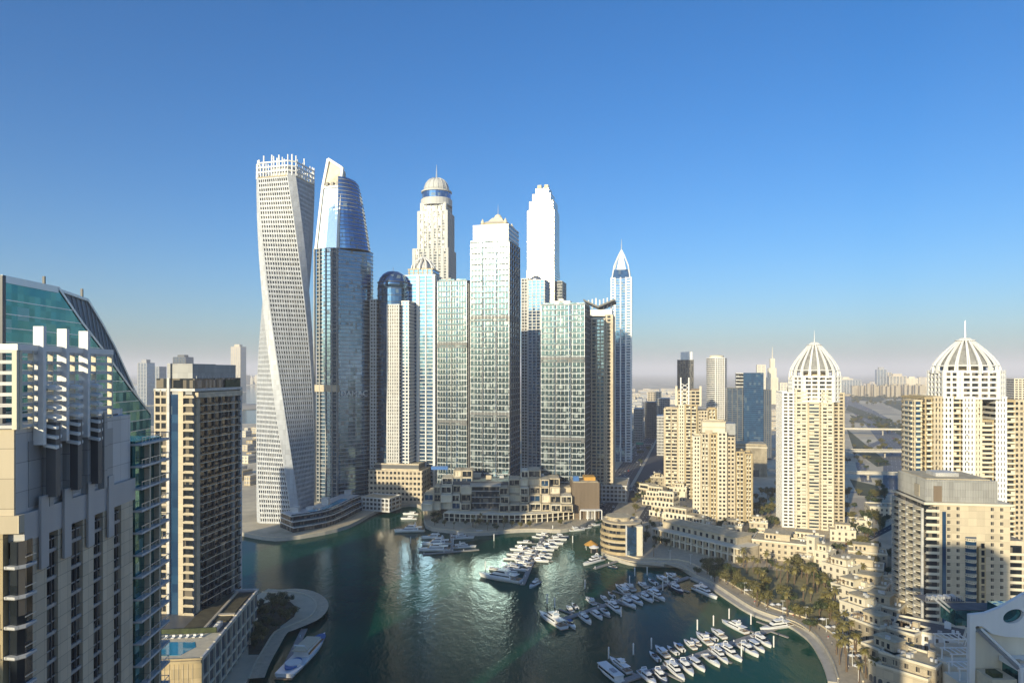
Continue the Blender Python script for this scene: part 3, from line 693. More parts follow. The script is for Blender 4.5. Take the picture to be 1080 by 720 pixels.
def rightblock():
    Y = 600; T = Tw('glass_tower', 'shorter reflective glass block with ragged white parapet, right of the cluster front', 'skyscraper', 594, Y, -14)
    x = lambda p: T.w(p - 594) / math.cos(R(14)); H = T.z(322)
    curtain(T, x(571), x(616), 0, 34, 0, H, 36, G_CLEAR, G_BLUE, seams=(x(586), x(602)))
    for pa, pb, y in ((571.5, 583, 319), (584, 601, 317), (589, 594, 315), (602, 615, 319.5)):
        T.box('roof_screen', WHITEC, x(pa), x(pb), 1, 12, H + .3, T.z(y))
    T.part(MB().box(x(573), x(614), 13, 30, H + .2, H + 3.5), 'plant_room', LGREY)
    # butterfly roof tower
    Y = 650; T = Tw('butterfly_roof_tower', 'tan and glass tower under a dark butterfly roof', 'skyscraper', 631, Y, -12)
    x = lambda p: T.w(p - 631); H = T.z(333)
    T.block(x(617), x(623), 3, 28, 0, H, 52, G_NAVY, GREY, .3, .3)
    T.block(x(623.4), x(638), 0, 30, 0, T.z(337), 51, G_STEEL, TAN, .32, .3, px=[(x(624), 1.3), (x(629), 1.0), (x(633), 1.0), (x(637.5), 1.6)])
    T.block(x(638.4), x(646), 2, 30, 0, H, 52, G_DARK, TAN, .4, .3, px=[(x(639.5), 1.6), (x(645), 2.4)], py=lin(4, 28, 6))
    T.part(MB().box(x(619), x(645), 4, 26, H, T.z(326)), 'crown_block', WHITEC)
    for a, b in (((x(615.5), T.z(317)), (x(631), T.z(324.5))), ((x(648), T.z(317.5)), (x(631), T.z(324.5)))):
        m = MB(); m.loft([[(a[0], -3, a[1]), (a[0], 32, a[1]), (a[0], 32, a[1] + 1.6), (a[0], -3, a[1] + 1.6)], [(b[0], -3, b[1]), (b[0], 32, b[1]), (b[0], 32, b[1] + 1.6), (b[0], -3, b[1] + 1.6)]])
        T.part(m, 'roof_wing', DGREY)
    for k in range(7): T.part(MB().box(x(619 + 4 * k), x(620.2 + 4 * k), 10, 13, T.z(324), T.z(315 - (k % 3))), 'roof_fin', WHITEC)
rightblock()

def spiretower():
    Y = 930; T = Tw('pointed_tower', 'slim white tower ending in a tall open pointed spire', 'skyscraper', 655, Y, -12)
    x = lambda p: T.w(p - 655); H = T.z(294)
    T.part(MB().box(x(645), x(664.5), 0, 26, 0, H), 'glazing', G_BLUE)
    n = 68; fh = H / n; c = MB(); c2 = MB()
    for i in range(n + 1):
        c.box(x(644.5), x(648.5), -.6, 26.3, i * fh, i * fh + fh * .45); c.box(x(660), x(666), -.6, 26.3, i * fh, i * fh + fh * .45)
        c2.box(x(648.5), x(660), -.2, 1, i * fh, i * fh + .5)
    T.part(c, 'balcony_cladding', WHITEC); T.part(c2, 'spandrel_cladding', LGREY)
    for p in (644.8, 648.6, 654.5, 660, 665.5): T.part(MB().box(x(p) - .9, x(p) + .9, -1.2, -.1, 0, H + 2), 'pier', WHITEC)
    T.part(MB().loft([[(x(645.5), 0, H), (x(664.5), 0, H), (x(664.5), 24, H), (x(645.5), 24, H)], [(x(647), 2, T.z(284)), (x(663), 2, T.z(284)), (x(663), 22, T.z(284)), (x(647), 22, T.z(284))]]), 'crown_glazing', G_NAVY)
    ap = (x(655), 12, T.z(262))
    T.part(MB().loft([[(x(650), 5, T.z(284)), (x(660), 5, T.z(284)), (x(660), 19, T.z(284)), (x(650), 19, T.z(284))], [(x(654), 11, T.z(264)), (x(656), 11, T.z(264)), (x(656), 13, T.z(264)), (x(654), 13, T.z(264))]]), 'spire_core', WHITEC)
    for a, b in ((645.5, 0), (664.5, 0), (664.5, 24), (645.5, 24)):
        T.part(MB().tube([(x(a), b, H), (x(655 + (a - 655) * .78), 12 + (b - 12) * .78, T.z(280)), (x(655 + (a - 655) * .3), 12 + (b - 12) * .3, T.z(268)), ap], 1.0, 5), 'spire_leg', WHITEC)
    T.spire(x(655), 12, T.z(264), T.z(250), 1.0)
spiretower()
# ---------------------------------------------------------------- near left towers
def near_tower():
    root = thing('balcony_tower', 'nearest tower with white louvred top, tan piers and green glass sail crown', 'skyscraper', (-55, 76, GZ), R(4.3))
    P = lambda mb, name, m, **k: mb.build(name, m, root, **k)
    Z = lambda z: z - GZ
    D = 34.0
    # shaft core
    MIDG = mat('mid grey cladding', (0.46, 0.45, 0.43), 0.5, var=0.1, streak=True)
    P(MB().box(-D, -1.0, 1.0, 36.5, 0, Z(104)), 'core_wall', GREY)
    P(MB().box(-1.0, -.45, 5.0, 27.5, 0, Z(105)), 'strip_glazing', G_DARK)
    nf = 29; fh = 3.35
    strips = [(5.3, 7.6), (10.4, 13.1), (15.7, 18.1), (21.1, 23.2)]
    for s0, s1 in strips:
        b = MB().box(-.5, -.18, s0, s1, 0, .45).box(-.5, -.3, s0, s1, 1.5, 1.62)
        o = P(b, 'window_sill', GREY, loc=(0, 0, Z(103.2) - 30 * fh))
        for i in range(1, 31): cp(o, (0, 0, Z(103.2) - 30 * fh + i * fh))
        P(MB().box(-.55, -.2, s0 + (s1 - s0) * .55, s0 + (s1 - s0) * .55 + .1, 0, Z(105)), 'mullion', DGREY)
    for s0, s1 in [(2.3, 5.3), (7.6, 10.4), (13.1, 15.7), (18.1, 21.1), (23.2, 26.7)]:
        P(MB().box(-1.0, 0, s0, s1, 0, Z(106)), 'pier', TAN)
    # parapet storey
    P(MB().box(-D, .15, .9, 27.2, Z(105.8), Z(109)), 'parapet_wall', MIDG); P(MB().box(-D, .15, -.1, .88, Z(107), Z(109)), 'front_parapet', CREAM)
    for s0 in (3.5, 8.2, 13.6, 18.8):
        P(MB().box(.15, .45, s0, s0 + 1.5, Z(102), Z(110.5)), 'parapet_fin', MIDG)
    # corner balcony bay with rounded slabs
    P(MB().prism([(-1.2, .6), (-.3, .3), (.2, .9), (.25, 2.2), (-1.2, 2.2)], 0, Z(106)), 'corner_glazing', G_DARK)
    o = P(MB().prism([(-1.6, .1), (-.2, -.25), (.55, .5), (.65, 2.35), (-1, 2.35)], 0, .35).prism([(.42, .55), (.5, .5), (.6, 2.3), (.52, 2.3)], 1.2, 1.3, 1), 'corner_balcony', [LGREY, STEEL], loc=(0, 0, Z(103) - 30 * fh))
    for i in range(1, 31): cp(o, (0, 0, Z(103) - 30 * fh + i * fh))
    # sunlit front wall with small windows
    P(MB().box(-D, -1.6, 0, 1.0, 0, Z(107)), 'front_wall', SAND)
    w = MB().box(-3.0, -1.9, -.06, .5, 0, 1.6).box(-3.1, -1.8, -.12, -.05, -.15, 0, 1)
    o = P(w, 'window', [G_DARK, CREAM], loc=(0, 0, Z(96.5) - 28 * fh))
    for i in range(29):
        for dx in (0, -4.5, -9):
            if i or dx: cp(o, (dx, 0, Z(96.5) - 28 * fh + i * fh))
    # far corner with long balconies
    P(MB().box(-6, .1, 27.3, 36.3, 0, Z(114.5)), 'bay_glazing', G_GREEN)
    b = MB().box(-4, 1.1, 27.2, 37.2, 0, .34).box(1.0, 1.06, 27.3, 37.1, 1.2, 1.3, 1).box(-4, 1.0, 37.02, 37.1, 1.2, 1.3, 1)
    for q in lin(27.4, 36.9, 9): b.box(1.0, 1.05, q, q + .06, .34, 1.2, 1)
    o = P(b, 'balcony', [LGREY, STEEL], loc=(0, 0, Z(113.8) - 33 * fh))
    for i in range(1, 34): cp(o, (0, 0, Z(113.8) - 33 * fh + i * fh))
    for s in (30.2, 33.6): P(MB().box(.1, .9, s, s + .5, 0, Z(114)), 'balcony_divider', TAN)
    # setback storey
    P(MB().box(-D, -.5, .4, 27, Z(109), Z(118.6)), 'setback_wall', LGREY)
    for s0 in (2.6, 6.6, 10.6, 14.8, 19.2): P(MB().box(-.5, -.38, s0, s0 + 2.4, Z(109.4), Z(117)), 'recess_panel', GREY)
    for s0 in (5.3, 9.4, 13.6, 17.8): P(MB().box(-.49, .35, s0, s0 + .8, Z(109), Z(119.4)), 'fin', GREY)
    # louvred white screen
    for z in [118.7 + 1.2 * k for k in range(8)]:
        P(MB().box(-.35, .1, .1, 20.5, Z(z), Z(z + .38)), 'screen_bar', LGREY)
        P(MB().box(-7.5, -.36, -.3, .1, Z(z), Z(z + .38)), 'screen_bar', LGREY)
    for s0 in (.1, 2.4, 6.2, 10.9, 15.9, 20.1): P(MB().box(-.42, .16, s0, s0 + (.4 if s0 in (.1, 20.1) else .2), Z(118.6), Z(127.4)), 'screen_post', PALE)
    for t0 in (-.42, -3.2, -7.5): P(MB().box(t0, t0 + .5, -.36, .16, Z(118.6), Z(127.4)), 'screen_post', PALE)
    P(MB().box(-7.7, .2, -.4, .22, Z(127.4), Z(128.1)), 'screen_rail', WHITE); P(MB().box(-.45, .2, .23, 20.6, Z(127.4), Z(128.1)), 'screen_rail', WHITE)
    P(MB().box(-9, -7.7, -.45, 4, Z(109), Z(128.3)), 'screen_wall', WHITE)
    P(MB().box(-9, -.48, .1, .39, Z(109), Z(118.6)), 'front_setback_wall', CREAM); P(MB().box(-6, -4, .02, .12, Z(110.5), Z(115)), 'front_window', G_DARK)
    for s0 in (3.4, 8.1, 12.9):
        P(MB().box(-.42, .72, s0, s0 + .6, Z(116.5), Z(130.3)), 'tall_fin', WHITE)
        m = MB()
        for k in range(7): m.loft([[(.2, s0 + .8, Z(116.2 + 1.15 * k)), (1.7, s0 + .8, Z(115.9 + 1.15 * k)), (1.7, s0 + .8, Z(116.25 + 1.15 * k)), (.2, s0 + .8, Z(116.55 + 1.15 * k))], [(.2, s0 + 3.4, Z(116.2 + 1.15 * k)), (.9, s0 + 3.4, Z(115.9 + 1.15 * k)), (.9, s0 + 3.4, Z(116.25 + 1.15 * k)), (.2, s0 + 3.4, Z(116.55 + 1.15 * k))]])
        P(m, 'louvre', WHITE)
        P(MB().box(.2, 1.3, s0 + 1.4, s0 + 2.4, Z(110.2), Z(119)), 'hanging_fin', DGREY)
    # green glass sail crown
    SAILM = mat('seamed grey roof sheet', (0.27, 0.285, 0.30), 0.55, var=0.1)
    cur = [(9.9, 136.2), (21.8, 137), (28, 132.4), (34.2, 128.4), (42.5, 122.6), (51, 117.2)]
    top = [(9.9, 136.25), (21.8, 137.05), (31.5, 136.2), (35.8, 132.8), (40, 129.0), (46.5, 122.0), (51, 117.3)]
    def sail(prof, x0, x1, zb):
        pts = [(prof[0][0], zb)] + prof + [(prof[-1][0], zb)]
        return MB().loft([[(x, s, Z(z)) for s, z in pts] for x in (x0, x1)])
    P(sail(cur, -34, -8.0, 109.1), 'crown_glazing', G_GREEN); P(MB().box(-34, -8.05, 36.6, 50.9, 0, Z(109)), 'rear_glazing', G_GREEN)
    n = 7
    up = lambda s: [z for z in [next((top[i][1] + (top[i+1][1] - top[i][1]) * (s - top[i][0]) / (top[i+1][0] - top[i][0]) for i in range(len(top) - 1) if top[i][0] <= s <= top[i+1][0]), 117)]][0]
    lo = lambda s: [z for z in [next((cur[i][1] + (cur[i+1][1] - cur[i][1]) * (s - cur[i][0]) / (cur[i+1][0] - cur[i][0]) for i in range(len(cur) - 1) if cur[i][0] <= s <= cur[i+1][0]), 117)]][0]
    ss = lin(21.81, 50.9, 26)
    m = MB(); m.loft([[(-33, s, Z(lo(s)) - .6), (-8.3, s, Z(lo(s)) - .6), (-9.2, s, Z(up(s))), (-33, s, Z(up(s)))] for s in ss])
    P(m, 'sail_roof', SAILM)
    for k, s in enumerate(lin(23, 42, 15)):
        if up(s) - lo(s) > .6: P(MB().bar((-8.2, s, Z(lo(s))), (-9.1, s, Z(up(s))), .14, 0, .12), 'roof_seam', GREY)
    for A, nm in ((cur[1:], 'sail_edge'), (top[1:], 'sail_coping')):
        m = MB()
        for i in range(len(A) - 1): m.bar((-8.1 if nm == 'sail_edge' else -9.1, A[i][0], Z(A[i][1])), (-8.1 if nm == 'sail_edge' else -9.1, A[i+1][0], Z(A[i+1][1])), .45, 0, .4)
        P(m, nm, STEEL)
    P(MB().box(-8.15, -7.9, 9.9, 21.8, Z(136.2), Z(137.1)), 'crown_coping', STEEL)
    for z in lin(111, 134, 14): P(MB().box(-8.1, -7.93, 9.9, next((s for s in lin(51, 21.8, 60) if lo(s) > z), 21.8), Z(z), Z(z + .12)), 'crown_transom', STEEL)
    P(MB().box(-16, -7.5, 9.2, 9.88, Z(109), Z(137)), 'crown_end_wall', DGREY)
    # grey service wall with windows under the sail
    P(MB().box(-6, -1.7, 20.8, 27.1, Z(109), Z(119.5)), 'service_wall', LGREY)
    for k in range(4): P(MB().box(-1.75, -1.6, 23, 25.6, Z(110.4 + 2.4 * k), Z(111.6 + 2.4 * k)), 'service_window', G_DARK)
    for s, h in ((10.5, 1.9), (21.3, 1.9), (31, 1.3)): P(MB().bar((-9.6, s, Z(135.6)), (-9.6, s, Z(136.6 + h)), .3), 'roof_lamp', DGREY)
    # low service block at its foot
    P(MB().box(-2, 9, 22.5, 31, 0, Z(64)), 'annex', GREY); P(MB().box(-2.2, 9.2, 22.3, 31.2, Z(64), Z(65.2)).box(-1.4, 8.4, 23.1, 30.4, Z(65.19), Z(65.4), 1), 'annex_parapet', [LGREY, DROOF])
near_tower()

def second_tower():
    T = Tw('balcony_tower', 'dark balcony tower with grey roof screen standing on a pool podium', 'skyscraper', 203, 289, -7.6)
    H = 124.5 - GZ; nf = 27; base = 19.5
    x0, D = -17.5, 38.0
    fh = (T.z(411) - base) / nf; H = T.z(411)
    T.part(MB().box(x0, -.6, .6, D, 0, H), 'core_wall', GREY)
    T.part(MB().box(-.6, -.2, 3.5, D - 1, base, H - 3.5), 'balcony_glazing', G_DARK)
    b = MB().box(-.5, 1.3, 5.0, D - 1.2, 0, .3).box(1.2, 1.3, 5.0, D - 1.2, .3, 1.1, 1)
    T.rep(b, 'balcony', [PALE, G_DARK], [base + i * fh for i in range(nf)])
    for q in (10, 15.5, 21, 26.5, 32): T.part(MB().box(-.3, .5, q, q + .45, base, H - 3.4), 'balcony_divider', DGREY)
    T.part(MB().box(-.6, 1.0, D - 1.2, D + .3, 0, H), 'pier', LGREY); T.part(MB().box(-.55, .9, D - 7, D - 6.4, base, H - 3), 'pier', LGREY)
    T.part(MB().box(-.6, .5, 2.4, 4.8, base, H - 2), 'pier', CREAM)
    T.part(MB().box(-.65, 1.4, 2, D, H - 3.4, H - 1.2), 'top_beam', TAN)
    T.part(MB().box(x0 - .2, 1.2, -.2, D + .2, H - .6, H + .5), 'roof_slab', LGREY)
    # front: framed windows, slot, fin and piers
    T.part(MB().box(x0, -11.4, .1, .59, base, H - 1), 'window_glazing', G_DARK)
    b = MB().box(x0, -11.4, -.2, .12, 0, 1.1)
    for q in (x0, -14.8, -12.0): b.box(q, q + .6, -.2, .12, 1.1, fh)
    T.rep(b, 'window_frame', CREAM, [base + i * fh for i in range(nf)])
    T.box('fin', LGREY, -11.3, -10.2, -.7, 1, 0, H + 5)
    T.box('slot_glazing', G_NAVY, -10.2, -6.2, .2, .59, base, H - 2)
    T.box('pier', CREAM, -6.2, -4.0, -.5, .59, 0, H - .7)
    T.box('front_glazing', G_DARK, -4.0, -.3, .2, .59, base, H - 2)
    T.rep(MB().box(-4.0, 1.0, -.7, .2, 0, .9).box(-3.2, .6, -.72, -.66, .9, 1.2), 'front_balcony', CREAM, [base + i * fh for i in range(nf)])
    # crown
    T.box('roof_glazing', G_DARK, x0 + .5, .6, .6, D - .4, H + .5, T.z(399))
    T.box('roof_planting', LEAF, .62, 1.1, D - 14, D - 2, H + .6, H + 4)
    T.box('roof_screen', GREY, -11.3, -9.9, -.4, D - 4, T.z(399), T.z(383))
    T.box('roof_screen', GREY, -9.88, -2, D - 5, D - 4, T.z(399), T.z(384))
    T.box('screen_front', GREY, -9.88, -.3, .5, .98, T.z(399), T.z(383.4))
    T.box('screen_face', GREY, -1.2, -.4, 1, D - 3, T.z(399), T.z(384))
    for k in range(16): T.box('railing_post', STEEL, .5, .6, 2 + k * 2.2, 2.1 + k * 2.2, T.z(399), T.z(396.5))
    # its podium with pool deck, a separate low building
    r = thing('pool_podium', 'low podium with white framed side wall, roof gardens and turquoise pool', 'building', (-111, 244, GZ), R(6.3))
    Pd = lambda mb, name, m, **k: mb.build(name, m, r, **k)
    z1 = 19.5
    Pd(MB().box(-45, -.5, 0, 78, 0, z1), 'podium_wall', DGREY)
    Pd(MB().box(-45, .2, -.4, -.05, 0, z1 + 1).box(-45, .2, -1.3, -.4, z1 - .5, z1 + .4), 'front_wall', SAND)
    for k in range(14): Pd(MB().box(-3.0 - k * 1.6, -2.8 - k * 1.6, -.55, -.4, 0, z1 - .6), 'cladding_rib', CREAM)
    for k in range(11): Pd(MB().box(-.5, .4, 7.0 * k + .2, 7.0 * k + .9, 0, z1 + 1.2), 'frame_post', PALE)
    for z in (1.5, 6.5, 11.8, z1 - .6): Pd(MB().box(-.45, .15, .9, 76.8, z, z + .75), 'frame_beam', PALE)
    Pd(MB().box(-.5, .3, 0, 78, z1 + .2, z1 + 1.0).box(-30, -.5, 77.2, 78.2, z1, z1 + 1), 'parapet', LGREY)
    Pd(MB().box(-40, -1, 2, 26, z1, z1 + .15), 'pool_deck', PAVE2)
    Pd(MB().prism([(-28, 6), (-9, 5), (-6, 12), (-8, 17), (-28, 19)], z1 + .15, z1 + .25), 'pool', POOL)
    Pd(MB().box(-8, -2, 38, 74, z1, z1 + .5), 'lawn_bed', SOIL); Pd(MB().box(-17, -9.2, 30, 74, z1, z1 + .6), 'lawn_bed', SOIL)
    Pd(MB().box(-9.1, -8.1, 28, 75, z1, z1 + 1.1), 'planter_wall', TAN); Pd(MB().box(-8, -1.2, 44, 46, z1, z1 + 1), 'planter_wall', TAN)
    for k in range(8): Pd(MB().box(-26 + 2.6 * k, -25 + 2.6 * k, 21, 22.8, z1 + .4, z1 + .6).box(-26 + 2.6 * k, -25 + 2.6 * k, 22.5, 22.8, z1 + .6, z1 + 1.2), 'sun_lounger', WHITE)
    for k in range(3): Pd(MB().box(-5, -3, 27.5 + 2.6 * k, 29.4 + 2.6 * k, z1, z1 + 1.7).prism(circ(.7, 10, -4, 28.4 + 2.6 * k), z1 + 1.7, z1 + 2.0), 'cooling_unit', LGREY)
    Pd(MB().box(-30, -3, 26.5, 27.2, z1, z1 + 2.0), 'screen_hedge', LEAF)
second_tower()

# ---------------------------------------------------------------- right bank towers
def gold(label, px, Y, rot, segs, top):
    """cream apartment tower of several bays; each bay has balconies between piers"""
    T = Tw('apartment_tower', label, 'skyscraper', px, Y, rot)
    x = lambda p: T.w(p - px) / math.cos(R(rot))
    for (pa, pb, yt, y0, y1, col, kind) in segs:
        a, b, z1 = x(pa), x(pb), T.z(yt); nf = max(4, round(z1 / 3.35)); w = b - a
        if kind == 'balc':
            T.block(a, b, y0, y1, 0, z1, nf, G_DARK, col, .33, .25, px=[(a + .6, 1.3), (a + w * .5, 1.0), (b - .6, 1.3)], ppr=.7, py=lin(y0 + 2, y1 - 2, 5), lpy=lin(y0 + 2, y1 - 2, 5), balc=[('f', a + 1.3, a + w * .45, 1.5), ('f', a + w * .55, b - 1.3, 1.5)], rail=PALE)
        elif kind == 'win':
            k = max(2, int(w / 2.6))
            T.block(a, b, y0, y1, 0, z1, nf, G_DARK, col, .5, .25, px=lin(a + .5, b - .5, k + 1), pw=1.1, ppr=.32, py=lin(y0 + .8, y1 - .8, max(3, int((y1 - y0) / 3.4))), lpy=lin(y0 + .8, y1 - .8, max(3, int((y1 - y0) / 3.4))))
        else:
            T.block(a, b, y0, y1, 0, z1, nf, G_STEEL, col, .3, .25, px=[(a + .4, .8), (b - .4, .8)], ppr=.5, balc=[('f', a + .8, b - .8, 1.2)], rail=col)
    top(T, x)
    return T
def topA(T, x):
    z = T.z(428)
    T.block(x(715), x(738), 3, 20, z, T.z(413), 4, G_DARK, CREAM, .45, .25, px=lin(x(715.5), x(737.5), 6), py=(5, 11, 17), pw=.9)
    for q in (x(713), x(737)): T.part(MB().box(q, q + 2, 2, 6, T.z(428), T.z(407)), 'crown_post', PALE)
    m = MB()
    for k in range(5): m.bar((x(719), 2.4, T.z(413 - 0) - 12 + k * 4), (x(726), 2.4, T.z(413) - 8 + k * 4), .5); m.bar((x(726), 2.4, T.z(413) - 12 + k * 4), (x(719), 2.4, T.z(413) - 8 + k * 4), .5)
    T.part(m, 'crown_lattice', WHITEC)
    for p in (718.5, 726.5): T.part(MB().box(x(p) - .6, x(p) + .6, 1.8, 3, T.z(430), T.z(398)), 'crown_post', WHITEC)
    T.part(MB().box(x(714), x(738), 6, 16, T.z(413), T.z(410)), 'plant_room', BROWN)
gold('cream apartment tower with lattice crown, farther of the twin gold towers beside boulevard', 727, 660, -14,
     [(702, 716, 432, 2, 26, CREAM, 'balc'), (716.5, 722, 428, 0, 24, PALE, 'win'), (722.5, 735, 428, 1.5, 26, SAND, 'balc'), (735.5, 745, 434, 4, 28, CREAM, 'win'), (745.5, 754, 432, 8, 30, SAND, 'balc')], topA)
def topB(T, x):
    T.block(x(742), x(765), 4, 24, T.z(457), T.z(446), 2, PALE, CREAM, .2, .2, slabs=True)
    T.part(MB().box(x(765.3), x(775), 6, 22, T.z(459), T.z(447)), 'plant_room', GREY)
    T.part(MB().prism([(x(745), 3.2), (x(752), 3.2), (x(752), 3.9), (x(745), 3.9)], T.z(462), T.z(454)), 'gable', CREAM)
gold('cream stepped apartment tower with blank penthouse block, nearer of the twin gold towers', 760, 545, -14,
     [(733, 740, 462, 1.5, 22, PALE, 'win'), (740.3, 749, 459, 3, 24, CREAM, 'balc'), (749.3, 757, 459, 3, 24, SAND, 'balc'), (757.3, 766, 457, 1, 24, PALE, 'win'), (766.3, 774.5, 462, 4, 26, CREAM, 'win'), (775, 784, 478, 7, 26, SAND, 'balc'), (784.4, 792, 480, 9, 28, SAND, 'balc')], topB)

DOMEG = mat('grey dome interior tone', (0.30, 0.30, 0.29), 0.6, var=0.35, scale=.4)  # grey shell added behind the ribs to make the open dome dark inside
def domed(label, px, Y, rot, pw_, ybase, yroof, yap, yspire, body, dx=0):
    """dome of white ribs above an octagon drum"""
    T = Tw('domed_tower', label, 'skyscraper', px, Y, rot)
    body(T)
    r = T.w(pw_) / 2; cx, cy = dx, r * .95
    oc = lambda k: [(cx + k * r * c, cy + k * r * s_) for c, s_ in [(-.98, -.6), (-.62, -.95), (.62, -.95), (.98, -.6), (.98, .6), (.62, .95), (-.62, .95), (-.98, .6)]]
    za, zb = T.z(ybase), T.z(yroof); nf = max(4, round((zb - za) / 3.35)); fh = (zb - za) / nf
    T.part(MB().prism(oc(.96), za, zb), 'drum_glazing', G_DARK)
    T.rep(MB().prism(oc(1.0), 0, fh * .42), 'drum_band', WHITEC, [za + i * fh for i in range(nf + 1)])
    for i in range(8):
        a, b = Vector(oc(1)[i]), Vector(oc(1)[(i + 1) % 8]); d = (b - a).normalized(); n = 3 if (b - a).length < r else 5
        for k in range(n):
            p = a.lerp(b, (k + .25) / (n - .5)); h = 1.0 if k % 2 else 1.6
            m = MB(); nn = Vector((d.y, -d.x)); q = [p - d * h / 2 + nn * .15, p + d * h / 2 + nn * .15, p + d * h / 2 - nn * .9, p - d * h / 2 - nn * .9]
            m.prism([(v.x, v.y) for v in q], za, zb + 1.5); T.part(m, 'drum_pier', WHITEC)
    T.part(MB().prism(oc(.9), zb, zb + .8), 'roof', ROOF)
    T.part(MB().lathe([(r * .5, zb + .8), (r * .5, zb + 4), (r * .34, zb + 4.2), (r * .34, zb + 8), (r * .1, zb + 8.3)], 16, 0, cx, cy), 'plant_drum', CREAM)
    Hd = T.z(yap) - zb
    prof = ((.985, -.02), (.985, .13), (.92, .28), (.78, .45), (.60, .62), (.41, .78), (.24, .91), (.10, 1.0))
    T.part(MB().lathe([(r * q * .86, zb + .8 + Hd * h * .9) for q, h in prof[1:-1]], 24, 0, cx, cy), 'dome_shell', DOMEG, smooth=True)
    for k in range(18):
        a = (k + .5) * 2 * math.pi / 18; ca, sa = math.cos(a), math.sin(a); m = MB()
        for off in (-.62, .62):
            rings = []
            for i, (q, h) in enumerate(prof):
                sh = off * (1 - i / 9); wd = .44 * (1 - i / 16); th = .7
                rings.append([(cx + (r * q + e) * ca - (sh + f) * sa, cy + (r * q + e) * sa + (sh + f) * ca, zb + Hd * h) for e, f in ((-th, -wd), (th, -wd), (th, wd), (-th, wd))])
            m.loft(rings)
        T.part(m, 'dome_rib', WHITEC)
    T.part(MB().tube([(cx + r * .97 * math.cos(t * math.pi / 16), cy + r * .97 * math.sin(t * math.pi / 16), zb + Hd * .2) for t in range(33)], .4, 5), 'dome_ring', WHITEC)
    T.part(MB().tube([(cx + r * .3 * math.cos(t * math.pi / 10), cy + r * .3 * math.sin(t * math.pi / 10), zb + Hd * .93) for t in range(21)], .35, 5), 'dome_ring', WHITEC)
    T.part(MB().tube([(cx, cy, zb + .8), (cx, cy, zb + Hd), (cx, cy, T.z(yspire))], [.9, .6, .12], 8), 'spire', STEEL)
    return T
def bodyD(T):
    r = T.w(62) / 2; nf = 40; H = T.z(414); fh = H / nf; zz = T.z(418)
    for (a, b, y0, y1, col, kind) in ((-r, -r * .62, 4, 2 * r - 6, WHITEC, 'w'), (-r * .60, -r * .22, 1, 2 * r - 2, PALE, 'b'), (-r * .2, r * .2, 2.4, 2 * r - 3, CREAM, 'b2'), (r * .22, r * .60, .5, 2 * r - 2, PALE, 'b'), (r * .62, r * .98, 5, 2 * r - 5, CREAM, 'w')):
        hh = H + (2 if kind == 'b' else -1); w = b - a
        if kind == 'w': T.block(a, b, y0, y1, 0, hh, nf, G_DARK, col, .45, .25, px=(a + .5, (a + b) / 2, b - .5), ppr=.4, py=lin(y0 + 1, y1 - 1, 9), lpy=lin(y0 + 1, y1 - 1, 9), pw=1.2)
        elif kind == 'b': T.block(a, b, y0, y1, 0, hh, nf, G_DARK, col, .4, .25, px=[(a + .5, 1.2), ((a + b) / 2, 1.0), (b - .5, 1.2)], ppr=.5, balc=[('f', a + 1.2, b - 1.2, 1.2)], rail=PALE)
        else: T.block(a, b, y0, y1, 0, hh, nf, G_STEEL, col, .34, .25, px=(a + .5, b - .5), balc=[('f', a + 1, b - 1, 1.8)], rail=PALE)
domed('free standing cream apartment tower crowned by an open dome of white ribs', 859, 530, -14, 50, 424, 398, 360, 347, bodyD, dx=3)
def bodyE(T):
    s = 400 / 720
    cols = [(-47, -39, CREAM, 't', 424, 5), (-38.5, -31, SAND, 'b', 421, 2), (-30.5, -22, CREAM, 'w', 420, 1), (-21.5, -12, WHITEC, 'w', 420, 0), (-11.5, -3, SAND, 'b', 420, 2), (-2.5, 9, WHITEC, 'w', 420, 0), (9.5, 17, PALE, 'w', 420, 1), (17.5, 31, SAND, 'b', 445, 4), (31.5, 42, WHITEC, 'w', 420, 2), (42.5, 54, SAND, 'b', 424, 6), (54.5, 70, CREAM, 'w', 424, 8)]
    for a, b, col, k, yt, y0 in cols:
        a, b = a * s, b * s; H = T.z(yt); nf = 34
        if k == 'w': T.block(a, b, y0, 34, 0, H, nf, G_DARK, col, .45, .25, px=lin(a + .5, b - .5, 3 if b - a < 5.5 else 4), pw=1.15, ppr=.35)
        else: T.block(a, b, y0, 34 if k == 'b' else 20, 0, H, nf, G_DARK if k == 'b' else G_NAVY, col, .32, .25, px=(a + .4, b - .4), pw=.8, ppr=.4, balc=[('f', a + .6, b - .6, 1.6)] + ([('l', y0 + 1, 18, 1.4), ] if k == 't' else []), rail=PALE, lpy=(lin(y0 + 1, 18, 3) if k == 't' else ()))
domed('wide yellow and white tower with big ribbed dome and mast behind grey capped block', 1018, 402, -8, 63, 421, 393, 355, 336, bodyE, dx=8)

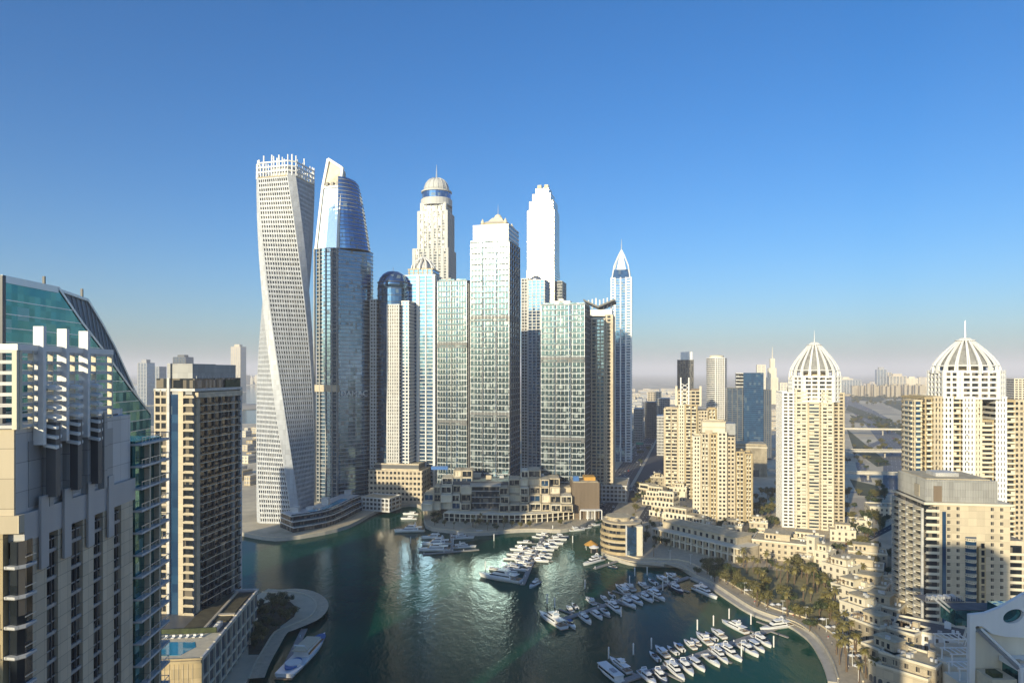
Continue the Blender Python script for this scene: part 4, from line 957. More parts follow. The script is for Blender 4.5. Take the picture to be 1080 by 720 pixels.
def capped_block():
    T = Tw('apartment_block', 'cream apartment block with grey ribbed top box, half in shadow near the villas', 'apartment block', 1022, 305, -8)
    w = T.w; x = lambda p: w(p - 1022) / math.cos(R(8))
    H = T.z(533); n = 20; fh = H / n
    x0, x1 = x(988), x(1062); D = 34
    T.part(MB().box(x0, x1, .5, D, 0, H), 'wall', CREAM)
    cols = [x(p) for p in (992, 1003, 1012, 1045, 1054)]
    o = None
    for c in cols:
        for i in range(1, n):
            if o is None: o = T.part(MB().box(-.65, .65, -.02, .3, 0, 1.5).box(-.8, .8, -.12, -.0, -.16, 0, 1), 'window', [G_DARK, PALE], loc=(c, .5, i * fh + .9))
            else: cp(o, (c, .5, i * fh + .9))
    T.part(MB().box(x(996.5), x(1000), .2, .6, 4, H - 3), 'stair_glazing', G_NAVY)
    # right: rounded balconies beside a yellow shaft
    T.part(MB().box(x(1030), x(1036.5), -1.6, .6, 0, H - 18), 'stair_shaft', SAND)
    for i in range(2, n - 5): T.part(MB().box(x(1032), x(1035), -1.7, -1.55, i * fh + .4, i * fh + 2.6), 'shaft_window', G_DARK)
    b = MB(); c = x(1024); rr = x(1029.5) - c
    pl = [(c + rr * math.cos(t), .6 - 2.6 * math.sin(t)) for t in lin(math.pi, 0, 9)][::-1]
    b.prism(pl, 0, .35); b.prism([(px_, y if y > .5 else y) for px_, y in pl], .9, 1.1)
    for k in range(1, 8): b.box(pl[k][0] - .1, pl[k][0] + .1, pl[k][1], pl[k][1] + .15, .35, .9)
    T.rep(b, 'round_balcony', [PALE], [i * fh for i in range(2, n - 4)])
    T.part(MB().box(x(1019), x(1029.5), .3, .6, 3, H - 14), 'balcony_glazing', G_NAVY)
    # left wing of curved balconies
    L = D
    T.part(MB().box(x0 - 3.5, x0 - .02, 2, D, 0, H + 1), 'left_glazing', G_DARK)
    bl = MB()
    for k in range(4):
        yy = 3 + k * 8.0; q = [(x0 - 3.4, yy), (x0 - 3.4, yy + 7)] + [(x0 - 3.5 - 2.2 * math.sin(t), yy + 3.5 + 3.5 * math.cos(t)) for t in lin(.25, math.pi - .25, 7)]
        bl.prism(q, 0, .35); bl.prism(q, .95, 1.12)
    T.rep(bl, 'curved_balcony', [PALE], [i * fh for i in range(1, n)])
    for k in range(5): T.part(MB().box(x0 - 4.4, x0 - 3.3, 2 + k * 8, 2.9 + k * 8, 0, H - 2), 'pier', LGREY)
    bf = MB().box(x0 - 3.6, x0 + 2, -1.0, .52, 0, .35).box(x0 - 3.6, x0 + 2, -1.0, -.88, .35, 1.2)
    T.rep(bf, 'front_balcony', [PALE], [i * fh for i in range(1, n)])
    T.part(MB().box(x0 - 3.2, x0 + 1.4, .3, .55, 0, H - 1), 'front_glazing', G_DARK)
    # top box with ribs
    z0, z1 = H + 1.0, T.z(508)
    T.part(MB().box(x0 - 4.2, x1 + .6, -.4, D + .4, H, H + 1.0), 'cornice', PALE)
    T.part(MB().box(x0 - 2, x1 - 4, 3, D - 1, z0, z1), 'top_box', GREY)
    m = MB()
    for q in lin(x0 - 1.8, x1 - 4.3, 44): m.box(q, q + .3, 2.7, 3.02, z0, z1 + .4)
    T.part(m, 'ribbed_cladding', GREY)
    m = MB()
    for q in lin(3.1, D - 1.4, 34): m.box(x0 - 2.3, x0 - 2, q, q + .3, z0, z1 + .4)
    T.part(m, 'ribbed_cladding', GREY)
    T.part(MB().box(x0 - 2.45, x0 - 1.9, 9, 14, z0 + 1, z1 - 3), 'cream_niche', CREAM); T.part(MB().box(x0 + 1, x0 + 4.5, 2.6, 3.1, z0, z1 - 2.5), 'niche', BROWN)  # cream panel on the ribbed side, brown one on the front
    T.part(MB().box(x0 - 1, x1 - 6, 5, D - 3, z1, z1 + .5).box(x0 + 6, x0 + 16, 12, 22, z1 + .5, z1 + 2.2, 1), 'roof', [ROOF, LGREY])
    T.part(MB().box(x(1062.3), x(1078), 3, 30, 0, T.z(570)), 'side_wing', TAN)
    T.rep(MB().box(x(1063), x(1077), 1.4, 3.02, 0, .35).box(x(1063), x(1077), 1.4, 1.52, .35, 1.2), 'wing_balcony', [PALE], [i * fh for i in range(1, 14)])
    T.part(MB().box(x(1064), x(1076), 2.8, 3.0, 2, T.z(575)), 'wing_glazing', G_DARK)
capped_block()

def sail_building():
    Y = 190.0; T = Tw('white_building', 'white building with swooping parapet pierced by an oval opening, terraces below', 'building', 1022, Y, 0)
    k = Y / F; X = lambda p: (p - 1022) * k; Zz = lambda p: T.z(p)
    out = [(1022.6, 648), (1040, 646), (1056, 640), (1070, 632), (1080, 626), (1110, 612), (1140, 604), (1140, 676), (1080, 672), (1060, 671), (1046, 668), (1036, 660), (1029, 660), (1028.5, 740), (1022.6, 740)]
    oval = [(1069 + 10.8 * math.cos(t) - 2 * math.sin(t), 649.5 - 6.8 * math.sin(t) - 3.4 * math.cos(t)) for t in [i * math.pi / 12 for i in range(24)]]
    L1 = [Vector((X(a), Zz(b), 0)) for a, b in out]; L2 = [Vector((X(a), Zz(b), 0)) for a, b in oval]
    tri = tessellate_polygon([L1, L2]); pts = L1 + L2; n = len(pts)
    m = MB(); m.add([(p.x, 0, p.y) for p in pts] + [(p.x, 1.1, p.y) for p in pts], [t for t in tri] + [tuple(i + n for i in t[::-1]) for t in tri])
    for o, c in ((0, len(L1)), (len(L1), len(L2))):
        m.f += [(o + i, o + (i + 1) % c, o + (i + 1) % c + n, o + i + n) for i in range(c)]; m.m += [0] * c
    T.part(m, 'sail_parapet', WHITEC)
    T.part(MB().prism([(X(1057) + 0, 1.3), (X(1082), 1.3), (X(1082), 6), (X(1057), 6)], Zz(658), Zz(641)), 'oval_glazing', G_GREEN)
    T.part(MB().box(X(1030), X(1140), 1.2, 4, 0, Zz(668)), 'beige_wall', PALE)
    T.part(MB().box(X(1023), X(1140), 6.2, 13, Zz(668), Zz(652)), 'upper_block', G_GREEN); T.part(MB().box(X(1024), X(1140), 6.6, 12.7, Zz(652), Zz(651.5)), 'roof', DROOF)
    T.part(MB().box(X(1006), X(1050), 13.05, 19, Zz(651.5), Zz(650)), 'roof_deck', DROOF)
    
    for a in (X(1004), X(1010)): T.part(MB().bar((a, 9.6, Zz(640)), (a + 5.2, 9, Zz(657)), .5), 'deck_edge', STEEL)
    m = MB()
    for q in lin(X(1006.5), X(1048), 16): m.box(q, q + .08, 13.1, 13.2, Zz(650), Zz(645))
    m.box(X(1006.5), X(1048), 13.1, 13.2, Zz(645), Zz(644.7)); T.part(m, 'deck_railing', STEEL)
    for k_ in range(5): T.part(MB().box(X(1014 + 7 * k_), X(1018 + 7 * k_), 14 + k_ * .3, 16 + k_ * .3, Zz(650), Zz(647)), 'cooling_unit', LGREY)
    # leaning gutter beam and the lower terrace with columns
    T.part(MB().bar((X(1031), -.3, Zz(664)), (X(1056), -6.5, Zz(694)), 1.0, 0, .7), 'raking_beam', METAL)
    T.part(MB().bar((X(1034), -.3, Zz(662)), (X(1059), -6.5, Zz(692)), .4, 0, .5), 'raking_beam', WHITEC)
    T.part(MB().box(X(1056), X(1140), -7, 1, Zz(697), Zz(692)), 'terrace_slab', WHITEC)
    T.part(MB().box(X(1060), X(1140), -6, 1.1, 0, Zz(697) - .02), 'terrace_glazing', G_GREEN)
    for q in (1057, 1066, 1078, 1090): T.part(MB().box(X(q), X(q) + .9, -6.9, -6.01, 0, Zz(697)), 'terrace_column', WHITEC)
    m = MB()
    for q in lin(X(1057), X(1118), 26): m.box(q, q + .06, -6.9, -6.82, Zz(692), Zz(692) + 1)
    m.box(X(1057), X(1118), -6.92, -6.8, Zz(692) + 1, Zz(692) + 1.08); T.part(m, 'terrace_railing', STEEL)
    for k_ in range(3): T.part(MB().box(X(1062 + 8 * k_), X(1066 + 8 * k_), -5, -3.4, Zz(692), Zz(692) + .8), 'terrace_table', TAN)
    T.part(MB().box(X(1030), X(1056), -6, 1.1, 0, Zz(706)), 'lower_terrace', PAVE2)
    T.part(MB().box(X(1034), X(1044), -5, -2, Zz(706), Zz(706) + 1.2), 'terrace_planter', LEAF)
sail_building()
# ---------------------------------------------------------------- towers farther back and the skyline
def office_mid():
    T = Tw('office_tower', 'deep blue glass office slab with darker lower wings either side', 'skyscraper', 800, 950, -14)
    x = lambda p: T.w(p - 800)
    T.part(MB().box(x(785), x(805), 0, 34, 0, T.z(393)), 'glazing', G_NAVY)
    m = MB()
    for i in range(1, 42): m.box(x(785) - .1, x(805) + .1, -.2, 34.1, i * T.z(393) / 42, i * T.z(393) / 42 + .5)
    T.part(m, 'spandrel_cladding', [mat('blue spandrel', (0.03, 0.10, 0.22), .3)])
    for a, b, y in ((768, 784.6, 410), (805.4, 813, 412)):
        T.block(x(a), x(b), 3, 32, 0, T.z(y), 34, G_NAVY, DGREY, .35, .3, px=lin(x(a) + .6, x(b) - .6, 4))
    T.block(x(778), x(786), 10, 28, T.z(412), T.z(394), 5, G_DARK, LGREY, .3, .2)
    T = Tw('round_tower', 'round grey and white ringed apartment tower behind the gold towers', 'skyscraper', 759, 1050, 0)
    r = T.w(10.5); n = 48; H = T.z(378)
    T.part(MB().lathe([(r, 0), (r, H)], 24, 0, 0, r), 'glazing', G_DARK)
    T.rep(MB().prism(circ(r + .5, 24, 0, r), 0, 1.2), 'floor_band', WHITEC, [i * H / n for i in range(n + 1)])
    for k in range(5): T.part(MB().box(-r * .45 + k * r * .22, -r * .45 + k * r * .22 + 1.1, -.8, 1.5, 0, H + 2), 'pier', WHITEC)
    T.part(MB().lathe([(r * .7, H), (r * .7, H + 5), (r * .3, H + 6)], 20, 0, 0, r), 'roof_drum', PALE)
    T = Tw('office_tower', 'dark square tower with small white cap seen above the lattice crown', 'skyscraper', 724, 1200, -14)
    x = lambda p: T.w(p - 724)
    T.block(x(714.5), x(731.5), 0, 28, 0, T.z(380), 44, G_DARK, DGREY, .3, .2, px=lin(x(715), x(731), 7))
    T.box('roof_cap', WHITEC, x(718), x(730), 5, 22, T.z(380) + .3, T.z(371))
    T = Tw('low_block', 'low blank cream block with flat roof behind the stepped gold tower', 'building', 790, 800, -14)
    x = lambda p: T.w(p - 790)
    T.part(MB().box(x(765), x(808), 0, 34, 0, T.z(469)), 'wall', CREAM)
    T.box('roof', ROOF, x(766), x(807), 1, 33, T.z(469) + .01, T.z(468)); T.box('cornice', PALE, x(764.6), x(808.4), -.4, 34.4, T.z(472), T.z(471))
    T.box('portal', DGREY, x(770), x(800), -.2, 1, 0, 8)
    T = Tw('stepped_skyscraper', 'distant hazy stepped tower with needle beyond the blue office slab', 'skyscraper', 816, 2600, -10)
    x = lambda p: T.w(p - 816)
    for a, b, y, d in ((808, 824, 410, 0), (809.5, 821, 398, 6), (811.5, 819.5, 388, 10), (813.5, 818, 378, 14)): T.box('tier', PALE, x(a), x(b), d, 50 - d, 0, T.z(y))
    T.spire(x(816), 24, T.z(378), T.z(365), 2.4, PALE)
office_mid()

def far_tower(label, px, Y, w, top, d, core, clad, fh=4.5, n=5, cap=0, group=None, cat='skyscraper', rot=-14, kind='far_tower'):
    T = Tw(kind, label, cat, px, Y, rot, group)
    W_ = T.w(w); H = T.z(top)
    T.part(MB().box(-W_ / 2, W_ / 2, 0, d, 0, H), 'glazing', core)
    m = MB(); k = max(2, int(H / fh))
    for i in range(k + 1): m.box(-W_ / 2 - .3, W_ / 2 + .3, -.3, d + .3, i * H / k, i * H / k + fh * .45)
    for q in lin(-W_ / 2 + .5, W_ / 2 - .5, n): m.box(q - W_ / n * .18, q + W_ / n * .18, -.6, -.05, 0, H + 1)
    T.part(m, 'cladding', clad)
    if cap: T.part(MB().box(-W_ * .28, W_ * .28, d * .2, d * .7, H, H + T.w(cap)), 'roof_cap', clad)
    return T
far_tower('pale hazy tower with overhanging top standing alone across the water', 248.5, 4200, 11, 366, 60, FARG, FARC, 8, 5, 3)
far_tower('blue hazy glass tower just above the grey roof screen', 189, 2300, 15, 377, 40, G_NAVY, DGREY, 5, 5, 3)
far_tower('hazy blue block with pitched top, tallest left of the roof screen', 150, 2500, 11, 383, 40, G_BLUE, FARG, 5, 4, 4)
far_tower('hazy grey block beside the sail roof edge', 163, 2700, 11, 387, 40, G_NAVY, FARG, 5, 4)
far_tower('low hazy white block between sail roof and roof screen', 157, 3000, 12, 391, 40, FARG, FARC, 5, 4)
far_tower('pale tower beside the hazy stepped tower', 826.5, 2300, 7, 404, 40, FARG, PALE, 5, 3)
far_tower('short pale tower on left of the hazy stepped tower', 803, 2500, 8, 385, 40, FARG, PALE, 5, 3)
far_tower('broad grey glass block just right of the ribbed dome', 896, 3500, 22, 401, 50, G_STEEL, FARG, 5, 9)
far_tower('tall hazy blue twin topped block on the right skyline', 930, 3800, 9, 390, 40, G_BLUE, FARG, 5, 4, 3)
far_tower('slim hazy blue block beside the twin topped one', 937, 3900, 6, 393, 40, G_BLUE, FARC, 5, 3)
far_tower('white hazy block with rounded shoulders at right skyline', 947, 3700, 16, 397, 45, G_STEEL, FARC, 5, 6, 3)
far_tower('pale tower peeking out past the big dome at the picture edge', 1076, 1200, 11, 400, 30, G_DARK, PALE, 4, 4)
rnd = random.Random(5)
for k in range(46):                                # right-hand skyline
    px = rnd.uniform(886, 1090); Y = rnd.uniform(3700, 5200)
    far_tower('small hazy mid rise block among many on the right hand skyline', px, Y, rnd.uniform(5, 13), rnd.uniform(398, 409), 40, rnd.choice([FARG, G_STEEL, FARC]), rnd.choice([FARC, FARG, PALE]), 5, rnd.choice([3, 4, 5]), rnd.choice([0, 0, 2]), 'mid rise blocks on the right skyline', kind='mid_rise_block')
for k in range(34):                                # the sandy row of low blocks
    px = 900 + k * 2.3
    far_tower('low sand coloured apartment house in the long row along the highway', px * 1.0, 3300 + rnd.uniform(0, 160), 2.2, rnd.uniform(405, 408), 24, FARG, SAND, 4, 3, 0, 'row of low sand coloured houses', 'house', kind='row_house')
for k in range(70):                                # centre gap and beyond
    px = rnd.uniform(664, 722); Y = rnd.uniform(1500, 4500)
    far_tower('low flat warehouse building beyond the boulevard', px, Y, rnd.uniform(5, 12), HZ + (CAMZ - rnd.uniform(8, 22)) * F / Y, rnd.uniform(30, 60), FARG, rnd.choice([FARC, FARG, PALE, CREAM]), 5, 4, 0, 'low buildings beyond the boulevard', 'building', kind='warehouse')
for k, (px, Y, w, top) in enumerate([(686, 1250, 12, 425), (700, 1320, 12, 421), (673, 1150, 9, 432), (697, 1000, 8, 440), (690, 1600, 14, 414)]):
    far_tower(['dark square office block beside boulevard in shadow', 'wider grey block facing the dark square office block', 'small shaded block at foot of the pointed tower', 'small shaded block behind the lattice crowned gold tower', 'low pale block at the far end of boulevard'][k], px, Y, w, top, 40, G_DARK, [DGREY, GREY, GREY, LGREY, FARC][k], 4, 6, 0, None, 'building', kind='office_block')
for k in range(30):                                # shore beyond the water on the left
    px = rnd.uniform(236, 278); Y = rnd.uniform(6500, 8200)
    far_tower('tiny pale apartment block on the shore across the sea', px, Y, rnd.uniform(3, 7), rnd.uniform(394, 402), 60, FARG, rnd.choice([FARC, PALE, SAND]), 8, 3, 0, 'blocks on the far shore', 'building', kind='mid_rise_block')
for k in range(18):
    px = rnd.uniform(246, 276); py = rnd.uniform(452, 520); Y = F * 122 / (py - HZ)
    far_tower('low sandy building in the beach quarter behind the twisted tower', px, Y, rnd.uniform(5, 10) * 1000 / Y, HZ + (CAMZ - rnd.uniform(7, 14)) * F / Y, 18, FARG, rnd.choice([CREAM, SAND, PALE]), 4, 3, 0, 'low houses of the beach quarter', 'building', kind='beach_house')
for k in range(110):                               # dense low city beyond the highway
    px = rnd.uniform(884, 1095); Y = rnd.uniform(3400, 7000)
    far_tower('tiny low sunlit building in the flat city beyond the highway', px, Y, rnd.uniform(3, 9), HZ + (CAMZ - rnd.uniform(8, 26)) * F / Y, rnd.uniform(25, 50), FARG, rnd.choice([FARC, PALE, CREAM, SAND]), 5, 3, 0, 'low flat city beyond the highway', 'building', kind='low_house')
for k in range(16):
    px = rnd.uniform(824, 852); Y = rnd.uniform(1200, 2200)
    far_tower('low cream building seen between office slab and domed tower', px - 10, Y, rnd.uniform(5, 12), HZ + (CAMZ - rnd.uniform(8, 25)) * F / Y, 30, FARG, rnd.choice([CREAM, FARC]), 4, 4, 0, 'low cream buildings behind the domed tower', 'building', kind='warehouse')
# unseen towers behind the camera, most added to shade the basin and darken reflections
for k, (X_, Y_, w, d, h, lab) in enumerate([(-18, -34, 9, 7, 250, 'slim tall tower the photograph is taken from'), (-8, -80, 25, 26, 154, 'unseen concrete tower behind and to right of the viewpoint'),
        (-150, -40, 46, 30, 126, 'broad tower behind the near balcony tower'), (-225, -30, 48, 30, 122, 'unseen second broad tower behind the near balcony tower'), (-330, 250, 30, 40, 126, 'tower outside the frame beside the pool podium'),
        (-395, -60, 50, 30, 215, 'unseen high tower behind the basin on the left'), (130, -120, 40, 30, 185, 'unseen high tower behind the white sail building'), (-300, -170, 60, 30, 170, 'unseen wide tower in the row behind'), (-60, -110, 60, 24, 74, 'added low wide block behind the viewpoint'), (-180, -120, 90, 24, 66, 'added low wide block behind the second broad tower'), (60, -150, 70, 24, 82, 'added low wide block behind the concrete tower'), (200, -60, 90, 24, 52, 'added low wide block on the right bank behind viewpoint'), (-290, 20, 60, 24, 48, 'added low block on left bank beside the broad towers')]):
    T = Tw('unseen_tower', lab, 'skyscraper', 540, 10, 0); T.root.location = (X_, Y_ - d / 2, GZ); T.root.rotation_euler = (0, 0, R(-10))
    n = int(h / 3.6)
    T.part(MB().box(-w / 2, w / 2, 0, d, 0, h), 'glazing', G_DARK)
    m = MB()
    for i in range(n + 1): m.box(-w / 2 - .3, w / 2 + .3, -.3, d + .3, i * h / n, i * h / n + 1.3)
    for q in lin(-w / 2, w / 2, 9): m.box(q - .7, q + .7, d + .1, d + .7, 0, h)
    T.part(m, 'cladding', [CREAM, LGREY, TAN][k % 3])
# ---------------------------------------------------------------- podiums and the villa quarter
def centre_podium():
    t = thing('terrace_mall', 'podium of stacked white framed glass boxes with arcade along the quay', 'building', (0, 556, GZ))
    P = lambda mb, name, m, **k: mb.build(name, m, t, **k)
    rn = random.Random(8); x = lambda p, Y=565: (p - 540) * Y / F
    P(MB().box(x(462), x(592), 27, 60, 0, 29), 'core_wall', DGREY); P(MB().box(x(448), x(462), 27, 50, 0, 20), 'core_wall', CREAM); P(MB().box(x(592), x(604), 27, 55, 0, 24), 'core_wall', CREAM)
    for k in range(9):
        q, yy = x(466 + 15 * k), 34 + (k * 7) % 16; P(MB().box(q, q + rn.uniform(3, 7), yy, yy + rn.uniform(3, 6), 29, 29 + rn.uniform(1.5, 5)), 'roof_pavilion', [CREAM, LGREY, PALE][k % 3])
    P(MB().box(x(497), x(527), 14, 22, 8, 27), 'recess_glazing', G_DARK)
    for z in (8, 13, 18, 23): P(MB().box(x(497), x(527), 12, 14.2, z, z + .5), 'recess_slab', LGREY)
    P(MB().box(x(495), x(528), 11, 24, 27, 28.2), 'recess_roof', CONC)
    def framed(x0, x1, y0, y1, z0, z1, m, fm):
        b = MB().box(x0 + .3, x1 - .3, y0 + 1.2, y1, z0 + .3, z1 - .4)
        for q in (x0, x1 - .7): b.box(q, q + .7, y0, y1, z0, z1, 1)
        b.box(x0 + .9, x1 - .9, y0, y1, z1 - .9, z1, 1); b.box(x0 + .9, x1 - .9, y0, y1, z0, z0 + .6, 1)
        b.box((x0 + x1) / 2 - .15, (x0 + x1) / 2 + .15, y0 + .9, y0 + 1.15, z0 + .6, z1 - .9, 1)
        b.box(x0 + .9, x1 - .9, y0 + .3, y0 + .4, z0 + .6, z0 + 1.6, 0)
        P(b, 'framed_box', [m, fm])
    def stack(cols, y0, hs, depth):
        for i, (a, b) in enumerate(cols):
            top = hs[i]; lv = 0
            for r in range(top):
                z0 = 7.6 + r * 6.2; yy = y0 + (r * 4.3 if r < 5 else 15) + rn.choice([0, 1.6, 3.4, 5.6, 7.0]) + (1.3 if i % 2 else 0)
                framed(a + rn.uniform(-.6, .6), b + rn.uniform(-.6, .3) - .05, yy, yy + depth, z0 + rn.uniform(0, .2), z0 + 6.1, rn.choice([G_NAVY, G_DARK, G_DARK, G_DARK, PALE]), rn.choice([PALE, CREAM, CREAM]))
    xs = [x(q) for q in (445, 456, 464, 476, 485, 497)]; stack([(xs[i], xs[i + 1]) for i in range(5)], 8, [2, 3, 4, 5, 5], 18)
    xs = [x(q) for q in (527, 537, 549, 558, 571, 580, 592, 604)]; stack([(xs[i], xs[i + 1]) for i in range(7)], 3, [3, 4, 5, 5, 4, 4, 2], 20)
    P(MB().box(x(452), x(470), 27, 33, 39, 41.5), 'blue_hoarding', BLUEP); P(MB().box(x(606), x(612), 20, 26, 30, 34), 'blue_hoarding', BLUEP)
    # brown end block
    P(MB().box(x(604.5), x(633), 14, 48, 0, 30), 'brown_end_wall', BROWN)
    m = MB()
    for q in lin(x(605), x(632.5), 20): m.box(q, q + .35, 13.7, 14, 1, 30.3)
    P(m, 'ribbed_cladding', BROWN)
    P(MB().box(x(618), x(630), 22, 36, 30, 33.5), 'roof_box', ORANGE)
    P(MB().box(x(605), x(632), 15, 47, 30, 30.5), 'roof', ROOF)
    # arcade on the quay side, gently bowed
    a0, a1 = x(468, 560), x(606, 560); n = 24
    pts = [(a0 + (a1 - a0) * i / n, -4 + 16 * (2 * i / n - 1) ** 2 * (1 if i > n / 2 else .5)) for i in range(n + 1)]
    strip(pts, 0, 7, 6.6, .7).build('arcade_roof', PALE, t); strip(pts, 3.5, 7.2, 0.0, 6.6).build('arcade_glazing', G_DARK, t)
    strip(pts, 0.3, .8, 3.2, .5).build('arcade_beam', PALE, t)
    for i in range(0, n + 1): P(MB().box(pts[i][0] - .4, pts[i][0] + .4, pts[i][1] + .1, pts[i][1] + .9, 0, 6.6), 'arcade_column', PALE)
    strip(pts, 7.3, 26, 7.2, .3).build('arcade_terrace', PAVE2, t)
    # white canopy pavilion by the bridge end
    t2 = thing('canopy_pavilion', 'small white pavilion with curved canopy on columns beside brown block', 'pavilion', (x(612), 566, GZ))
    L = [(0, 0), (6, -1.2), (12, -1.0), (18, 0.6)]
    strip(L, -.5, 7, 7.5, .7).build('canopy', WHITEC, t2); strip(L, 5, 6, 0, 7.5).build('back_wall', LGREY, t2)
    for a in L: MB().box(a[0] - .35, a[0] + .35, a[1] - .2, a[1] + .5, 0, 7.5).build('column', WHITEC, t2)
centre_podium()

def quay_podium():
    seg = [p for p in LEFTQ if 312 < 540 + p[0] * F / p[1] < 402]
    t = thing('terraced_podium', 'curved terraced podium between twisted tower and leaning crown tower with small pool', 'building', (seg[0][0], seg[0][1], GZ))
    L = [(a - seg[0][0], b - seg[0][1]) for a, b in seg]
    for i, (d, z, h) in enumerate(((12, 0, 4.2), (13.5, 4.2, 4.2), (16, 8.4, 3.8))):
        strip(L, d + 1.4, d + 26 - i * 3, z, h - .9).build('terrace_glazing', G_DARK, t)
        strip(L, d, d + 26.5 - i * 3, z + h - .9, .9).build('terrace_slab', LGREY, t)
        strip(L, d + .05, d + .15, z + h, 1.0).build('terrace_rail', G_STEEL, t)
    k = len(L) // 2; p = offset(L, 27)[k]; q = offset(L, 27)[min(k + 3, len(L) - 1)]
    MB().loft([[(*offset(L, d)[i], 12.25) for d in (20, 26)] + [(*offset(L, d)[i], 12.5) for d in (26, 20)] for i in range(k - 2, k + 3)]).build('pool', POOL, t)
    for i in range(1, len(L), 2):
        a = offset(L, 30)[i]; MB().box(a[0] - 3, a[0] + 3, a[1] - 3, a[1] + 3, 11.6, 14.5 + (i % 3) * 1.5).build('roof_pavilion', [PALE, LGREY][i % 2], t)
    Y = 640; x = lambda p: (p - 410) * Y / F
    T = Tw('podium_block', 'grey stone parking podium under the blue bowed tower', 'building', 410, Y, -8)
    T.block(x(388), x(446), 0, 46, 0, T.z(497), 6, G_DARK, TAN, .5, .3, px=lin(x(389), x(445), 14), pw=1.4, py=lin(3, 44, 8))
    T.block(x(392), x(440), 8, 40, T.z(497), T.z(491), 1, DGREY, TAN, .3, .2)
    T2 = Tw('low_block', 'small grey flat roofed block at the bend of the quay', 'building', 396, 600, -20)
    T2.block(-14, 14, 0, 20, 0, 11, 3, G_DARK, LGREY, .4, .3, px=lin(-13.5, 13.5, 8), py=(3, 10, 17))
    T3 = Tw('villa_podium', 'low wall building along the boulevard below the butterfly roof tower', 'building', 652, 640, -12)
    T3.block(-16, 8, 0, 50, 0, 15, 4, G_DARK, LGREY, .4, .3, px=lin(-15, 7, 7), py=lin(3, 47, 9))
quay_podium()

def round_restaurant():
    x, y = gp(658, 583, GZ); r = 15.0
    t = thing('round_restaurant', 'round five storey restaurant building with gold ringed balconies standing on the quay', 'restaurant', (x, y + 8, GZ))
    P = lambda mb, n, m, **k: mb.build(n, m, t, **k)
    P(MB().prism(circ(r - 1.5, 32), 0, 20), 'glazing', G_DARK)
    for i in range(6):
        k = 1 - max(0, i - 3) * .05
        P(MB().prism(circ(r * k, 32), i * 4.0 - .05, i * 4.0 + .9), 'ring_slab', [SAND, SAND, CREAM][i % 3]); 
        if i < 5: P(MB().lathe([(r * k - .3, i * 4 + .9), (r * k - .15, i * 4 + .9), (r * k - .15, i * 4 + 1.9), (r * k - .3, i * 4 + 1.9)], 32), 'ring_rail', SAND)
    P(MB().box(1, 7, -r - .4, -2, 0, 19), 'glass_bay', G_BLUE); P(MB().box(7.2, 11.5, -r + .5, -2, 0, 19.5), 'stair_wall', PALE); P(MB().box(0, .9, -r - .5, -2, 0, 20), 'bay_fin', LGREY)
    P(MB().prism(circ(8, 20, -2, 2), 20, 23), 'roof_lounge', CREAM); P(MB().prism(circ(9, 20, -2, 2), 23, 23.5), 'roof_slab', ROOF)
    for k in range(6):
        a = k * 1.05; P(MB().lathe([(1.7, 22.6 - .2), (.1, 23.6)], 8, 0, 10.6 * math.cos(a) - 0, 10.6 * math.sin(a)).tube([(10.6 * math.cos(a), 10.6 * math.sin(a), 20.5), (10.6 * math.cos(a), 10.6 * math.sin(a), 22.6)], .06, 4), 'parasol', [CREAM])
    t2 = thing('amber_awning', 'small amber tented awning on the quay by the round restaurant', 'awning', (*gp(626, 574, GZ + 3), GZ))
    t2.location = (x - 21, y + 11, GZ)
    MB().lathe([(5, 3), (3.2, 4.2), (.2, 6)], 10).build('canopy', ORANGE, t2)
    for k in range(5): MB().tube([(4.4 * math.cos(k * 1.26), 4.4 * math.sin(k * 1.26), 0), (4.4 * math.cos(k * 1.26), 4.4 * math.sin(k * 1.26), 3.2)], .12, 5).build('post', WHITE, t2)
    t3 = thing('round_kiosk', 'small white round kiosk beside the amber awning', 'kiosk', (x - 20, y + 1.5, GZ))
    MB().lathe([(2.6, 0), (2.6, 3.4)], 16).build('wall', G_DARK, t3); MB().lathe([(3.4, 3.4), (3.4, 3.8), (.3, 5)], 16).build('roof', WHITEC, t3)
round_restaurant()

